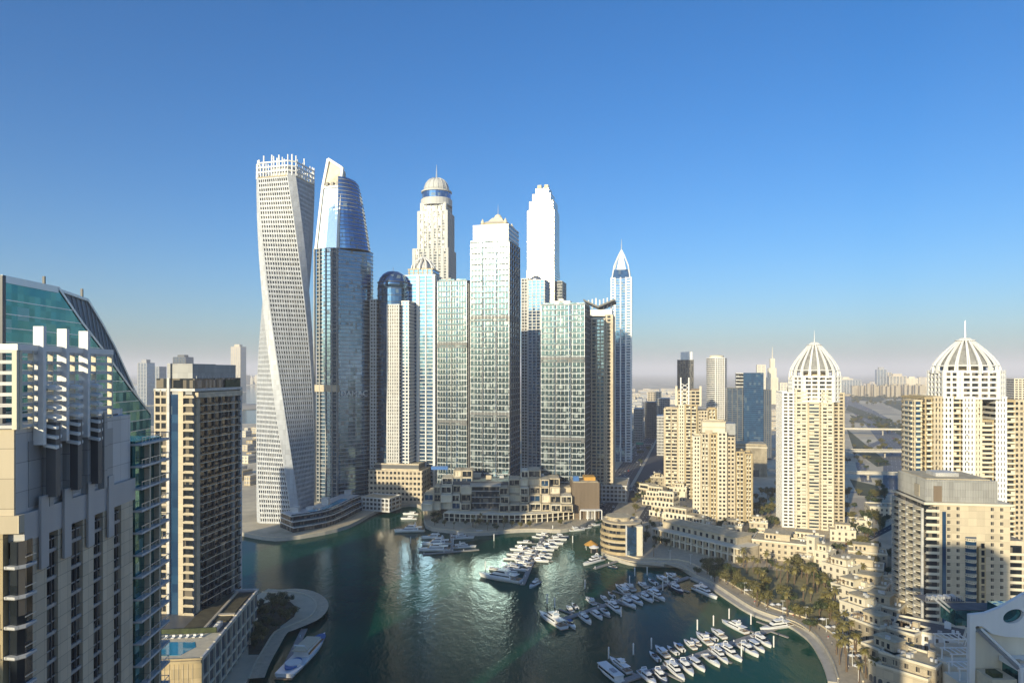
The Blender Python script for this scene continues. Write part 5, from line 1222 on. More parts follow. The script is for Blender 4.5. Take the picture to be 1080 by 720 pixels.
WIN = {}
def house(px, py, w, d, floors, rot, label, wall=CREAM, roof=ROOF, setback=True, arches=False, fh=3.8, name='villa', cat='villa', tower=False):
    x, y = gp(px, py, GZ)
    t = thing(name, label, cat, (x, y, GZ), R(rot)); rn = random.Random(int(px * 7 + py)); h = floors * fh
    P = lambda mb, n, m, **k: mb.build(n, m, t, **k)
    P(MB().box(-w / 2, w / 2, 0, d, 0, h), 'wall', wall)
    P(MB().box(-w / 2 + .4, w / 2 - .4, .4, d - .4, h, h + .12), 'roof', roof)
    r = MB(); p = .2
    r.box(-w / 2 - p, w / 2 + p, -p, .4, h, h + .95).box(-w / 2 - p, w / 2 + p, d - .4, d + p, h, h + .95).box(-w / 2 - p, -w / 2 + .4, .4, d - .4, h, h + .95).box(w / 2 - .4, w / 2 + p, .4, d - .4, h, h + .95)
    P(r, 'parapet_rim', PALE)
    if setback:
        a, b = rn.uniform(.12, .3) * w, rn.uniform(.15, .35) * w
        P(MB().box(-w / 2 + a, w / 2 - b, d * .3, d * .85, h + .1, h + fh), 'upper_storey', wall); P(MB().box(-w / 2 + a - .5, w / 2 - b + .5, d * .3 - .5, d * .85 + .5, h + fh, h + fh + .5), 'upper_roof', roof)
        for k in range(3): P(MB().box(-w / 2 + a + 1 + k * 2.4, -w / 2 + a + 2.2 + k * 2.4, d * .3 - .08, d * .3 + .2, h + .9, h + 2.9), 'window', G_DARK)
    nw = max(2, int(w / 3.6)); nd = max(1, int(d / 4.2)); o = None
    for i in range(floors):
        for k in range(nw):
            q = -w / 2 + w * (k + .5) / nw
            if arches and i == 0:
                m = MB(); ar = [(q - 1.2, 0)] + [(q - 1.2 * math.cos(tt), 2.2 + 1.2 * math.sin(tt)) for tt in lin(0, math.pi, 7)] + [(q + 1.2, 0)]
                m.loft([[(a, yy, z) for a, z in ar] for yy in (-.06, .3)]); P(m, 'arch', DGREY)
                continue
            if o is None: o = P(MB().box(-.7, .7, -.05, .3, 0, 1.9).box(-.85, .85, -.15, -.04, -.18, 0, 1), 'window', [G_DARK, PALE], loc=(q, 0, i * fh + .9))
            else: cp(o, (q, 0, i * fh + .9))
        for k in range(nd):
            for sx in (-1, 1):
                q = cp(o, (sx * w / 2, d * (k + .5) / nd, i * fh + .9)) if o else None
                if q: q.rotation_euler = (0, 0, R(90 * sx))
    for k in range(rn.randint(1, 3)):
        a, b = rn.uniform(-w * .35, w * .2), rn.uniform(d * .1, d * .6); P(MB().box(a, a + 1.6, b, b + 1.2, h + (fh + .5 if setback and d * .3 < b < d * .8 else .12), h + (fh + 1.7 if setback and d * .3 < b < d * .8 else 1.4)), 'cooling_unit', LGREY)
    if rn.random() < .65 and floors > 1:            # lower front wing with a terrace on top
        a, b = sorted((rn.uniform(-w / 2, w * .1), rn.uniform(w * .15, w / 2))); e = rn.uniform(2.5, 5); hh = fh * rn.choice([1, 1, floors - 1])
        P(MB().box(a, b, -e, -.06, 0, hh), 'terrace_wing', wall); P(MB().box(a - .15, b + .15, -e - .15, -e + .2, hh, hh + .9).box(a - .15, a + .2, -e + .2, -.2, hh, hh + .9).box(b - .2, b + .15, -e + .2, -.2, hh, hh + .9), 'terrace_rim', PALE)
        n = max(2, int((b - a) / 3))
        for k in range(n):
            q = a + (b - a) * (k + .5) / n; ar = [(q - .8, .1)] + [(q - .8 * math.cos(tt), 2.0 + .8 * math.sin(tt)) for tt in lin(0, math.pi, 6)] + [(q + .8, .1)]
            m = MB(); m.loft([[(u, yy, z) for u, z in ar] for yy in (-e - .06, -e + .2)]); P(m, 'arched_opening', DGREY)
    if rn.random() < .6:                            # timber pergola on the roof
        a, b = rn.uniform(-w * .45, 0), rn.uniform(0, d * .2); m = MB()
        for u in (a, a + 4): 
            for v in (b + .5, b + 3.2): m.box(u, u + .2, v, v + .2, h + .1, h + 2.5)
        for k in range(7): m.box(a - .2 + k * .68, a - .05 + k * .68, b + .2, b + 3.7, h + 2.5, h + 2.68)
        P(m, 'pergola_lattice', TEAK)
    P(MB().box(w * .2, w * .2 + 2.4, d * .86 - 2, d * .86, h + .1, h + 2.7), 'stair_hut', wall)
    for k in range(2): P(MB().prism(circ(.6, 10, w * .4 - k * 1.6, d * .5), h + .1, h + 1.3), 'water_tank', WHITE)
    if tower:
        P(MB().box(-w / 2 - .3, -w / 2 + 5, -.3, 5, 0, h + 8), 'corner_tower', PALE); P(MB().box(-w / 2 - .8, -w / 2 + 5.5, -.8, 5.5, h + 8, h + 8.7), 'tower_cap', PALE)
        for z in (h + 4.5, h + .6, h - 3.5): P(MB().box(-w / 2 + 1.6, -w / 2 + 3.1, -.38, 0, z, z + 1.8), 'tower_window', G_DARK)
    return t
def arcade():
    a, b = Vector(gp(688, 571, GZ)), Vector(gp(781, 595, GZ)); L = (b - a).length; rot = math.degrees(math.atan2(b.y - a.y, b.x - a.x))
    t = thing('arcade_building', 'long cream arcaded promenade building in shade with trees before it', 'building', ((a.x + b.x) / 2, (a.y + b.y) / 2, GZ), R(rot))
    P = lambda mb, n, m, **k: mb.build(n, m, t, **k)
    P(MB().box(-L / 2, L / 2, 2.5, 20, 0, 9), 'wall', CREAM); P(MB().box(-L / 2 + 3, L / 2 - 8, 8, 24, 9, 13.5), 'upper_wall', CREAM)
    P(MB().box(-L / 2 - .3, L / 2 + .3, 0, 20.3, 9, 9.8), 'terrace_slab', PALE); P(MB().box(-L / 2 + 2.6, L / 2 - 7.6, 7.6, 24.4, 13.5, 14.2), 'roof', ROOF)
    P(MB().box(-L / 2 - .2, L / 2 + .2, 0, 2.6, 4.3, 5.1), 'balcony_slab', PALE)
    n = 15
    for i in range(n + 1):
        q = -L / 2 + L * i / n; P(MB().box(q - .55, q + .55, 0, 1, 0, 4.3).box(q - .4, q + .4, .1, .9, 5.1, 9), 'column', PALE)
    for i in range(n):
        q = -L / 2 + L * (i + .5) / n
        P(MB().box(q - 1.4, q + 1.4, 2.4, 2.6, .2, 3.4), 'shop_glazing', G_DARK); P(MB().box(q - 1, q + 1, 2.4, 2.6, 5.6, 8.2), 'window', G_DARK)
        if 1 < i < n - 2: P(MB().box(q - 1, q + 1, 7.9, 8.2, 10, 12.6), 'window', G_DARK)
arcade()
def terraces():
    for k, (px, py, w, tiers, lab) in enumerate([(688, 533, 20, 4, 'uppermost of the stepped white terrace houses beside the boulevard'), (697, 545, 22, 5, 'middle stepped white terrace house on the slope by the boulevard'), (709, 559, 22, 4, 'lowest stepped white terrace house above the arcade roof'), (676, 524, 15, 3, 'small stepped cream house at the boulevard corner'), (722, 561, 16, 3, 'stepped cream house touching the long arcade building')]):
        x, y = gp(px, py, GZ); t = thing('terrace_house', lab, 'house', (x, y, GZ), R(-35 - 4 * k))
        for i in range(tiers):
            z = i * 3.9; a = i * 2.6
            MB().box(-w / 2 + i * .8, w / 2 - i * 1.1, a, 18, z, z + 3.9).build('storey', [PALE, CREAM][i % 2], t)
            MB().box(-w / 2 + i * .8 - .15, w / 2 - i * 1.1 + .15, a - .2, a + .1, z + 3.9, z + 4.7).build('terrace_rim', PALE, t)
            n = 5
            for q in lin(-w / 2 + i * .8 + 2, w / 2 - i * 1.1 - 2, n): MB().box(q - .95, q + .95, a - .05, a + .3, z + .5, z + 2.9).build('window', G_DARK, t)
            for q in lin(3 + a, 16, 3): MB().box(w / 2 - i * 1.1 - .2, w / 2 - i * 1.1 + .05, q - .8, q + .8, z + .8, z + 2.8).build('window', G_DARK, t)
        MB().box(-w / 2 + tiers * .8, w / 2 - tiers * 1.1, tiers * 2.6, 17.8, tiers * 3.9, tiers * 3.9 + .2).build('roof', ROOF, t)
terraces()
house(822, 591, 34, 24, 3, -28, 'largest villa block, broad flat brown roofs, in front of domed tower', roof=ROOF)
house(851, 588, 20, 18, 3, -28, 'wing with tall dark window right of the largest villa block', wall=PALE)
house(862, 601, 13, 11, 3, -50, 'villa with white corner turret rising over the palms', wall=PALE, tower=True)
house(752, 577, 17, 14, 3, -40, 'cream villa behind right end of long arcade', setback=False)
house(785, 583, 17, 13, 2, -35, 'cream villa between long arcade and largest villa block', wall=PALE)
house(772, 566, 14, 12, 2, -25, 'low cream villa near the foot of nearer gold tower')
house(735, 563, 18, 12, 2, -35, 'low villa at the foot of nearer gold tower, on left', wall=PALE)
house(889, 571, 17, 12, 2, -20, 'white villa on lawn right of domed tower', wall=PALE)
house(908, 560, 15, 11, 2, -20, 'white villa farther back right of domed tower beside flyovers', wall=PALE, setback=False)
house(880, 618, 16, 13, 3, -58, 'gabled white villa at the promenade bend with arched door', wall=PALE, arches=True)
house(905, 612, 26, 16, 2, -30, 'wide low villa with flat roof terraces left of the capped block', roof=ROOF)
house(915, 596, 22, 14, 2, -25, 'low villa with arched porch and big flat roof near the long shadow', arches=True)
house(890, 643, 15, 13, 3, -62, 'second white promenade villa with arches, below the turret', wall=PALE, arches=True)
house(912, 640, 20, 16, 3, -40, 'sunlit cream villa in middle of the quarter with stepped roof')
house(899, 664, 14, 12, 3, -64, 'third promenade villa with arches facing the walkway', wall=PALE, arches=True)
house(925, 628, 18, 14, 2, -38, 'flat roofed villa on left edge of the long shadow', wall=CREAM, setback=False)
house(924, 664, 20, 15, 3, -45, 'cream villa half shaded behind the third promenade villa')
house(911, 685, 15, 12, 3, -66, 'fourth promenade villa with arches, tall palms in front', arches=True)
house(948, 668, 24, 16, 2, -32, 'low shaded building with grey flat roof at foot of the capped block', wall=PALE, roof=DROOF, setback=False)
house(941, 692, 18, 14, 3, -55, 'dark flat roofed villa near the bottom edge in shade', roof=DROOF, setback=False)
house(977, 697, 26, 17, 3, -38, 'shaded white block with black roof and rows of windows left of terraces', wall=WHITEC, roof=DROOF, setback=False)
house(926, 716, 15, 12, 3, -66, 'shaded corner villa at the bottom edge beside the palms', arches=True)
house(956, 728, 20, 14, 3, -50, 'cream villa cut by the bottom edge', setback=False)
house(845, 601, 10, 8, 2, -45, 'small cream gatehouse among palms left of the turret villa', setback=False)
house(800, 562, 13, 10, 2, -20, 'small cream villa in trees between gold and domed towers')
house(752, 545, 12, 9, 2, -14, 'small shaded house tight against the nearer gold tower', setback=False)
house(715, 527, 16, 10, 3, -20, 'cream house at the foot of farther gold tower', wall=PALE)
house(693, 515, 14, 10, 3, -20, 'cream corner house among trees left of farther gold tower', wall=CREAM)
house(938, 545, 30, 20, 2, -15, 'pale low building beside the highway left of capped block', wall=PALE, setback=False)
# trellis frames on the terraces left of the white building
for k, (px, py) in enumerate([(996, 684), (1004, 700), (1012, 716)]):
    x, y = gp(px, py, 16); t = thing('trellis', ['upper', 'middle', 'lowest'][k] + ' white trellis frame on stepped terrace beside the white building', 'trellis', (x, y, GZ))
    for a in (0, 9.5):
        for b in (0, 6): MB().box(a, a + .35, b, b + .35, 13, 17).build('post', WHITE, t)
    for b in (0, 6): MB().box(-.6, 10.4, b, b + .35, 17, 17.35).build('rail', WHITE, t)
    for a in lin(.4, 9.2, 5): MB().box(a, a + .25, .36, 5.99, 17.02, 17.3).build('rafter', WHITE, t)
    MB().box(-1, 11, -1, 7.5, 0, 13).build('terrace_block', [TAN, PALE, PALE][k], t)
# ---------------------------------------------------------------- jetties and boats
def jetty(label, p, q, w, fingers):
    a, b = Vector(gp(*p)), Vector(gp(*q)); L = (b - a).length
    t = thing('jetty', label, 'jetty', (a.x, a.y, 0), math.atan2(b.y - a.y, b.x - a.x))
    MB().box(0, L, -w / 2, w / 2, .15, .75).build('walkway', DECKW, t)
    for x, s, l in fingers: MB().box(x * L, x * L + 1.1, w / 2 * s if s > 0 else -w / 2 - l, w / 2 + l if s > 0 else -w / 2, .2, .65).build('finger_pontoon', DECKW, t)
    for k in range(int(L / 14) + 1): MB().box(k * 14 + .5, k * 14 + .9, -.2, .2, .75, 1.75).build('service_post', WHITE, t)
    return t
jetty('long timber jetty nearest the bottom edge with boats on both sides', (655, 720), (832, 658), 3.2, [(.08, 1, 12), (.3, 1, 12), (.55, 1, 10), (.78, 1, 14), (.18, -1, 12), (.45, -1, 12), (.6, -1, 13), (.9, 1, 9), (.85, -1, 9)])
jetty('long timber jetty in the middle of the basin, branching from the promenade', (590, 655), (727, 609), 3.2, [(.1, 1, 10), (.3, 1, 12), (.5, 1, 12), (.7, 1, 12), (.2, -1, 12), (.38, -1, 12), (.55, -1, 13), (.78, -1, 15)])
jetty('jetty running out from centre quay between crowded yachts', (551, 617), (574, 563), 3.0, [(.3, 1, 12), (.55, 1, 12), (.75, 1, 12), (.4, -1, 12), (.65, -1, 12), (.85, -1, 12)])
jetty('short pontoon along left yachts off the podium quay', (446, 585), (505, 580), 2.4, [])
jetty('link pontoon from left pontoon back to the quay', (477, 582), (476, 563), 2.2, [])
jetty('angled pontoon beside the round restaurant', (627, 600), (652, 592), 2.4, [])
jetty('pontoon by the long tour boat at left', (296, 716), (321, 664), 3.0, [])
jetty('slim pontoon along the row of small boats right of centre', (600, 560.5), (636, 552), 1.8, [])

def hull_mb(L, B, H, bow=.62, flare=1.0, sheer=.35, z0=0.0, m=0):
    mb = MB(); rings = []
    for i in range(15):
        u = i / 14; w = B / 2 * (1 - max(0, (u - .42) / .58) ** 2.2) * (.92 + .08 * min(1, u / .25)); w = max(w, .03)
        zt = H * (.86 + sheer * max(0, u - .25) ** 1.6); x = -L / 2 + L * u
        kx = x - (.05 * L * max(0, (u - .6) / .4) ** 2)
        rings.append([(x, w, zt), (kx, w * .93, zt * .45 + .1), (kx, w * .55 * flare, -.35), (kx, -w * .55 * flare, -.35), (kx, -w * .93, zt * .45 + .1), (x, -w, zt)])
    mb.loft(rings, m); return mb
def house_mb(x0, x1, w0, w1, z0, z1, rf, ra, m=0):
    """deckhouse with raked front (rf) and stern (ra), narrower to the top; + is the bow"""
    k = .86
    return MB().loft([[(x0, -w0, z0), (x1, -w1, z0), (x1 + .02, w1, z0), (x0, w0, z0)], [(x0 + ra, -w0 * k, z1), (x1 - rf, -w1 * k * .9, z1), (x1 - rf, w1 * k * .9, z1), (x0 + ra, w0 * k, z1)]], m)
def boat_thing(name, label, cat): return thing(name, label, cat, (0, -400, 0))
def motor_yacht(L=25., hullm=HULLW):
    t = boat_thing('motor_yacht', 'three deck white motor yacht', 'yacht'); B = L * .235; H = L * .085
    hull_mb(L, B, H).build('hull', hullm, t)
    mb = MB(); mb.box(-L * .495, -L * .3, -B * .42, B * .42, H * .87, H * .9); mb.build('aft_deck', TEAK, t)
    mb = MB(); mb.loft([[(-L * .3, -B * .44, H * .88), (L * .2, -B * .40, H * .93), (L * .4, -B * .15, H * 1.02), (L * .4, B * .15, H * 1.02), (L * .2, B * .40, H * .93), (-L * .3, B * .44, H * .88)], [(-L * .3, -B * .43, H * .95), (L * .2, -B * .38, H * 1.0), (L * .39, -B * .14, H * 1.08), (L * .39, B * .14, H * 1.08), (L * .2, B * .38, H * 1.0), (-L * .3, B * .43, H * .95)]]).build('fore_deck', hullm, t)
    c = house_mb(-L * .3, L * .22, B * .40, B * .32, H * .95, H * 1.75, L * .10, L * .01).build('saloon', hullm, t)
    house_mb(-L * .27, L * .215, B * .407, B * .325, H * 1.2, H * 1.55, L * .075, L * .01).build('saloon_window', BGLASS, c)
    MB().loft([[(-L * .42, -B * .42, H * 1.75), (L * .13, -B * .30, H * 1.75), (L * .13, B * .30, H * 1.75), (-L * .42, B * .42, H * 1.75)], [(-L * .42, -B * .42, H * 1.86), (L * .12, -B * .30, H * 1.86), (L * .12, B * .30, H * 1.86), (-L * .42, B * .42, H * 1.86)]]).build('upper_deck', hullm, t)
    c = house_mb(-L * .2, L * .1, B * .33, B * .26, H * 1.86, H * 2.5, L * .08, L * .02).build('wheelhouse', hullm, t)
    house_mb(-L * .16, L * .096, B * .336, B * .265, H * 2.05, H * 2.36, L * .06, L * .02).build('wheelhouse_window', BGLASS, c)
    MB().box(-L * .24, L * .02, -B * .3, B * .3, H * 2.5, H * 2.6).build('hardtop', hullm, t)
    a = MB()
    for s in (-1, 1): a.bar((-L * .17, s * B * .27, H * 2.6), (-L * .2, s * B * .22, H * 3.2), L * .012)
    a.bar((-L * .2, -B * .23, H * 3.2), (-L * .2, B * .23, H * 3.2), L * .02); a.lathe([(L * .022, H * 3.25), (L * .022, H * 3.45), (L * .004, H * 3.6)], 8, 0, -L * .2, 0)
    a.build('radar_arch', hullm, t)
    MB().box(-L * .53, -L * .49, -B * .4, B * .4, .25, .4).build('swim_platform', TEAK, t)
    for s in (-1, 1): MB().box(-L * .4, -L * .33, s * B * .2 - .4, s * B * .2 + .4, H * .9, H * 1.15).build('deck_seat', GREYC, t)
    r = MB()
    for s in (-1, 1):
        pts = [(-L * .02 + L * .44 * k / 6, s * B * (.43 - .33 * (k / 6) ** 2.2), H * (1.18 + .1 * k / 6)) for k in range(7)]
        r.tube(pts, .05, 4)
    r.build('bow_rail', STEEL, t)
    return t
def cruiser(L=14., hullm=HULLW, fly=True):
    t = boat_thing('cabin_cruiser', 'white cabin cruiser', 'boat'); B = L * .29; H = L * .105
    hull_mb(L, B, H, sheer=.3).build('hull', hullm, t)
    MB().box(-L * .49, -L * .22, -B * .4, B * .4, H * .87, H * .9).build('cockpit_deck', TEAK, t)
    MB().loft([[(-L * .22, -B * .43, H * .88), (L * .15, -B * .40, H * .93), (L * .42, -B * .08, H * 1.03), (L * .42, B * .08, H * 1.03), (L * .15, B * .40, H * .93), (-L * .22, B * .43, H * .88)], [(-L * .22, -B * .41, H * 1.0), (L * .15, -B * .36, H * 1.06), (L * .40, -B * .07, H * 1.1), (L * .40, B * .07, H * 1.1), (L * .15, B * .36, H * 1.06), (-L * .22, B * .41, H * 1.0)]]).build('fore_deck', HULLW, t)
    c = house_mb(-L * .24, L * .2, B * .37, B * .27, H * 1.0, H * 1.78, L * .16, L * .0).build('cabin', HULLW, t)
    house_mb(-L * .2, L * .19, B * .378, B * .278, H * 1.22, H * 1.6, L * .115, L * .0).build('windscreen', BGLASS, c)
    MB().box(-L * .33, L * .06, -B * .35, B * .35, H * 1.78, H * 1.88).build('flybridge' if fly else 'hardtop', HULLW, t)
    if fly:
        MB().loft([[(-L * .2, -B * .3, H * 1.88), (L * .03, -B * .26, H * 1.88), (L * .03, B * .26, H * 1.88), (-L * .2, B * .3, H * 1.88)], [(-L * .2, -B * .3, H * 2.1), (-L * .0, -B * .24, H * 2.15), (-L * .0, B * .24, H * 2.15), (-L * .2, B * .3, H * 2.1)]]).build('helm_console', HULLW, t)
        MB().box(-L * .14, -L * .04, -B * .2, B * .2, H * 2.11, H * 2.3).build('helm_seat', GREYC, t)
        a = MB()
        for s in (-1, 1): a.bar((-L * .22, s * B * .3, H * 1.88), (-L * .26, s * B * .25, H * 2.55), L * .015)
        a.bar((-L * .26, -B * .26, H * 2.55), (-L * .26, B * .26, H * 2.55), L * .02).build('radar_arch', HULLW, t)
    for s in (-1, 1): MB().box(-L * .46, -L * .4, s * B * .22 - B * .16, s * B * .22 + B * .16, H * .9, H * 1.15).build('cockpit_seat', GREYC, t)
    MB().box(-L * .54, -L * .49, -B * .38, B * .38, .2, .34).build('swim_platform', TEAK, t)
    r = MB()
    for s in (-1, 1): r.tube([(L * .08 + L * .36 * k / 6, s * B * (.42 - .36 * (k / 6) ** 2), H * 1.3) for k in range(7)], .04, 4)
    r.build('bow_rail', STEEL, t)
    return t
def sportboat(L=9., canvas=None, hullm=HULLW):
    t = boat_thing('sports_boat', 'open sports boat', 'boat'); B = L * .29; H = L * .12
    hull_mb(L, B, H, sheer=.2).build('hull', hullm, t)
    MB().box(-L * .46, L * .05, -B * .36, B * .36, H * .84, H * .9).build('cockpit', GREYC if not canvas else TEAK, t)
    MB().loft([[(L * .05, -B * .38, H * .9), (L * .40, -B * .08, H * .98), (L * .40, B * .08, H * .98), (L * .05, B * .38, H * .9)], [(L * .05, -B * .32, H * 1.12), (L * .36, -B * .06, H * 1.06), (L * .36, B * .06, H * 1.06), (L * .05, B * .32, H * 1.12)]]).build('fore_deck', HULLW, t)
    MB().loft([[(L * .0, -B * .36, H * .95), (L * .13, -B * .28, H * 1.1), (L * .13, B * .28, H * 1.1), (L * .0, B * .36, H * .95)], [(-L * .05, -B * .32, H * 1.5), (L * .04, -B * .24, H * 1.55), (L * .04, B * .24, H * 1.55), (-L * .05, B * .32, H * 1.5)]]).build('windscreen', BGLASS, t)
    MB().box(-L * .44, -L * .36, -B * .34, B * .34, H * .9, H * 1.2).build('stern_bench', WHITE, t)
    for s in (-1, 1): MB().box(-L * .16, -L * .08, s * B * .17 - .3, s * B * .17 + .3, H * .9, H * 1.3).build('seat', BLACK, t)
    MB().box(-L * .52, -L * .48, -.3, .3, .1, H * 1.05).build('outboard_motor', BLACK, t)
    if canvas:
        MB().loft([[(x, -B * .36, z) for x, z in ((-L * .3, H * 1.95), (L * .02, H * 1.95))] + [(x, B * .36, z) for x, z in ((L * .02, H * 1.95), (-L * .3, H * 1.95))], [(x, -B * .3, z) for x, z in ((-L * .29, H * 2.1), (L * .0, H * 2.1))] + [(x, B * .3, z) for x, z in ((L * .0, H * 2.1), (-L * .29, H * 2.1))]]).build('canopy', canvas, t)
        for x in (-L * .28, 0):
            for s in (-1, 1): MB().bar((x, s * B * .33, H * .9), (x, s * B * .33, H * 1.95), .05).build('canopy_pole', STEEL, t)
    return t
def houseboat(L=20.):
    t = boat_thing('tour_boat', 'flat roofed tour boat', 'boat'); B = L * .27; H = L * .07
    hull_mb(L, B, H, sheer=.15).build('hull', HULLW, t)
    MB().box(-L * .46, L * .3, -B * .42, B * .42, H * .9, H * 2.3).build('cabin', WHITE, t)
    for s in (-1, 1): MB().box(-L * .43, L * .27, s * B * .425 - .03, s * B * .425 + .03, H * 1.35, H * 2.0).build('cabin_window', BGLASS, t)
    MB().box(-L * .48, L * .33, -B * .46, B * .46, H * 2.3, H * 2.5).build('roof', WHITE, t)
    MB().box(L * .3, L * .31, -B * .36, B * .36, H * 1.3, H * 2.1).build('windscreen', BGLASS, t)
    MB().box(-L * .3, -L * .1, -B * .2, B * .2, H * 2.5, H * 2.75).build('roof_locker', GREYC, t)
    return t
def long_yacht(L=46.):
    t = boat_thing('long_tour_boat', 'long slim tour boat', 'boat'); B = 9.5; H = 2.6
    hull_mb(L, B, H, sheer=.2).build('hull', HULLW, t)
    MB().prism([(12 + 8.5 * math.cos(a), 3.2 * math.sin(a)) for a in lin(0, 2 * math.pi, 25)[:-1]], H * 1.03, H * 1.12).build('bow_deck', CANVAS, t)
    house_mb(-6, 14, 3.6, 3.0, H * .9, H * 2.1, 5, 0).build('cabin', WHITE, t); house_mb(-5.6, 13.7, 3.66, 3.06, H * 1.2, H * 1.7, 3.6, 0).build('cabin_window', BGLASS, t)
    MB().box(-8, 9, -3.4, 3.4, H * 2.1, H * 2.25).build('roof', PAVE2, t)
    MB().prism([(-14 + 6 * math.cos(a), 3.0 * math.sin(a)) for a in lin(0, 2 * math.pi, 25)[:-1]], H * .95, H * 1.2).build('oval_pool', BLUEP, t)
    MB().lathe([(3.6, H * .9), (3.6, H * 1.35), (3.2, H * 1.35)], 24, 0, -14, 0).build('pool_rim', WHITE, t)
    MB().box(-24.5, -22.8, -3.8, 3.8, .3, .6).build('swim_platform', TEAK, t)
    a = MB()
    for s in (-1, 1): a.bar((-6, s * 3, H * 2.25), (-7.5, s * 2.4, H * 3.1), .35)
    a.bar((-7.5, -2.5, H * 3.1), (-7.5, 2.5, H * 3.1), .5).build('radar_arch', WHITE, t)
    return t
PROTO = {'Y': (motor_yacht, 25.), 'C': (cruiser, 14.), 'N': (lambda: cruiser(14., HULLB, True), 14.), 'H': (lambda: cruiser(14., HULLW, False), 14.), 'S': (sportboat, 9.), 'B': (lambda: sportboat(9., CANVAS), 9.), 'G': (lambda: sportboat(9., GREYC, HULLB), 9.), 'T': (houseboat, 20.), 'L': (long_yacht, 46.)}
MADE = {}
def boat(k, px, py, L, head, label):
    f, L0 = PROTO[k]
    if k not in MADE: MADE[k] = f(); o = MADE[k]
    else: o = copy_tree(MADE[k])
    x, y = gp(px, py); s = L / L0
    o.location = (x, y, 0); o.rotation_euler = (0, 0, R(head)); o.scale = (s, s, s)
    o['label'] = label; o['group'] = 'boats moored in the marina'
    return o
KIND = {'Y': 'large motor yacht', 'C': 'white flybridge cruiser', 'N': 'navy hulled cruiser', 'H': 'white hardtop cruiser', 'S': 'small open sports boat', 'B': 'blue canopied boat', 'G': 'dark canopied boat', 'T': 'flat roofed tour boat'}
ORD = ['first', 'second', 'third', 'fourth', 'fifth', 'sixth', 'seventh', 'eighth', 'ninth', 'tenth', 'eleventh', 'twelfth', 'thirteenth']
def row(lst, head, where, gap=None):
    for i, (k, px, py, L) in enumerate(lst): boat(k, px, py, L, head + random.uniform(-4, 4), f'{KIND[k]}, {ORD[i]} from left {where}')
row([('S', 690, 693, 9.5), ('H', 697.5, 688, 12), ('S', 709, 686.5, 9), ('B', 715.5, 683, 9.5), ('C', 727, 680.5, 10.5), ('H', 733, 677.5, 8.5), ('C', 741.5, 674.5, 14), ('S', 749.5, 672, 10), ('H', 757, 669, 12)], 104, 'on far side of the bottom jetty')
row([('C', 683.5, 716.5, 14), ('N', 697, 715, 13), ('Y', 712.5, 710, 17), ('C', 724, 706, 14), ('H', 735, 702.5, 13), ('S', 751, 698, 12.5), ('Y', 759, 693, 16), ('Y', 770, 690.5, 17.5), ('C', 789.5, 687, 14.5), ('H', 797.5, 683, 13), ('C', 804, 677.5, 14)], -76, 'on near side of the bottom jetty')
boat('Y', 774, 662, 17.5, 114, 'motor yacht moored alone off far side of the bottom jetty near its shore end')
boat('Y', 818, 662.5, 19, 200, 'sunlit cream motor yacht across the shore end of the bottom jetty')
boat('T', 642, 711, 18, 112, 'flat roofed white tour boat at outer end of the bottom jetty')
boat('Y', 653, 702.5, 16, 112, 'white yacht beside the flat roofed tour boat')
row([('H', 600.5, 642.5, 9), ('S', 606, 639.5, 8.5), ('C', 622.5, 634.5, 11.5), ('H', 636.5, 631.5, 9), ('S', 644.5, 627.5, 8.5), ('Y', 655.5, 622.5, 17), ('C', 663.5, 620, 13), ('C', 677.5, 617.5, 10.5), ('S', 688, 614, 10), ('H', 698, 611, 12), ('C', 708, 608.5, 13)], 108, 'on far side of the middle jetty')
row([('B', 602.5, 660, 10.5), ('C', 618, 654.5, 13), ('H', 630, 650, 12), ('S', 639, 646.5, 10), ('Y', 648.5, 643, 17), ('C', 663, 638, 15), ('H', 671.5, 635, 13), ('C', 682, 632, 13), ('Y', 693, 629.5, 17), ('N', 714, 622.5, 15)], -72, 'on near side of the middle jetty')
boat('Y', 581.5, 655.5, 24, 118, 'big motor yacht crosswise at outer end of the middle jetty')
boat('Y', 744, 626.5, 20, -66, 'motor yacht at the shore end of middle jetty by the promenade')
boat('Y', 527, 611, 29, 152, 'largest motor yacht, alone at outer end of the centre jetty')
boat('C', 563.5, 617.5, 13, -118, 'sunlit small cruiser leaving the outer end of centre jetty')
row([('T', 523, 601, 9), ('C', 536, 603.5, 13), ('Y', 544, 601, 17)], -22, 'in the outermost group left of the centre jetty')
row([('Y', 548, 596.5, 17), ('C', 552.5, 592.5, 14), ('H', 555, 588, 13), ('C', 557, 583.5, 12), ('S', 560, 579, 9)], 160, 'in the inner group left of the centre jetty')
row([('Y', 572, 580.5, 17), ('C', 579, 577, 14), ('H', 583.5, 573.5, 15), ('C', 588, 569.5, 14), ('N', 592.5, 566.5, 12)], -12, 'right of the centre jetty')
row([('C', 540, 590, 12), ('H', 543, 585.5, 12), ('C', 547, 580.5, 13), ('S', 549.5, 576.5, 9), ('H', 553, 572.5, 11)], 172, 'in group between left pontoon and centre jetty')
row([('C', 569, 592, 13), ('H', 573, 588, 12), ('B', 576, 584.5, 9)], -16, 'in short row right of centre jetty')
row([('S', 566.5, 567, 9), ('C', 572, 564.5, 11)], 150, 'tight against the centre quay')
row([('C', 608.5, 559.5, 14), ('S', 619, 557, 8), ('H', 627, 554.3, 10)], 20, 'along the quay right of centre')
row([('Y', 458, 580.5, 23), ('Y', 460, 574, 22), ('C', 456, 567.5, 17)], 184, 'stacked left of the left pontoon')
row([('Y', 490, 577.5, 17), ('Y', 488, 568, 18), ('H', 508, 562.5, 13)], 12, 'right of the left pontoon')
boat('Y', 431.5, 560.5, 24, 185, 'sunlit cream motor yacht by the quay wall on far left')
row([('C', 431, 547.5, 14), ('H', 433, 542.5, 14)], 180, 'behind the sunlit cream yacht in the quay corner')
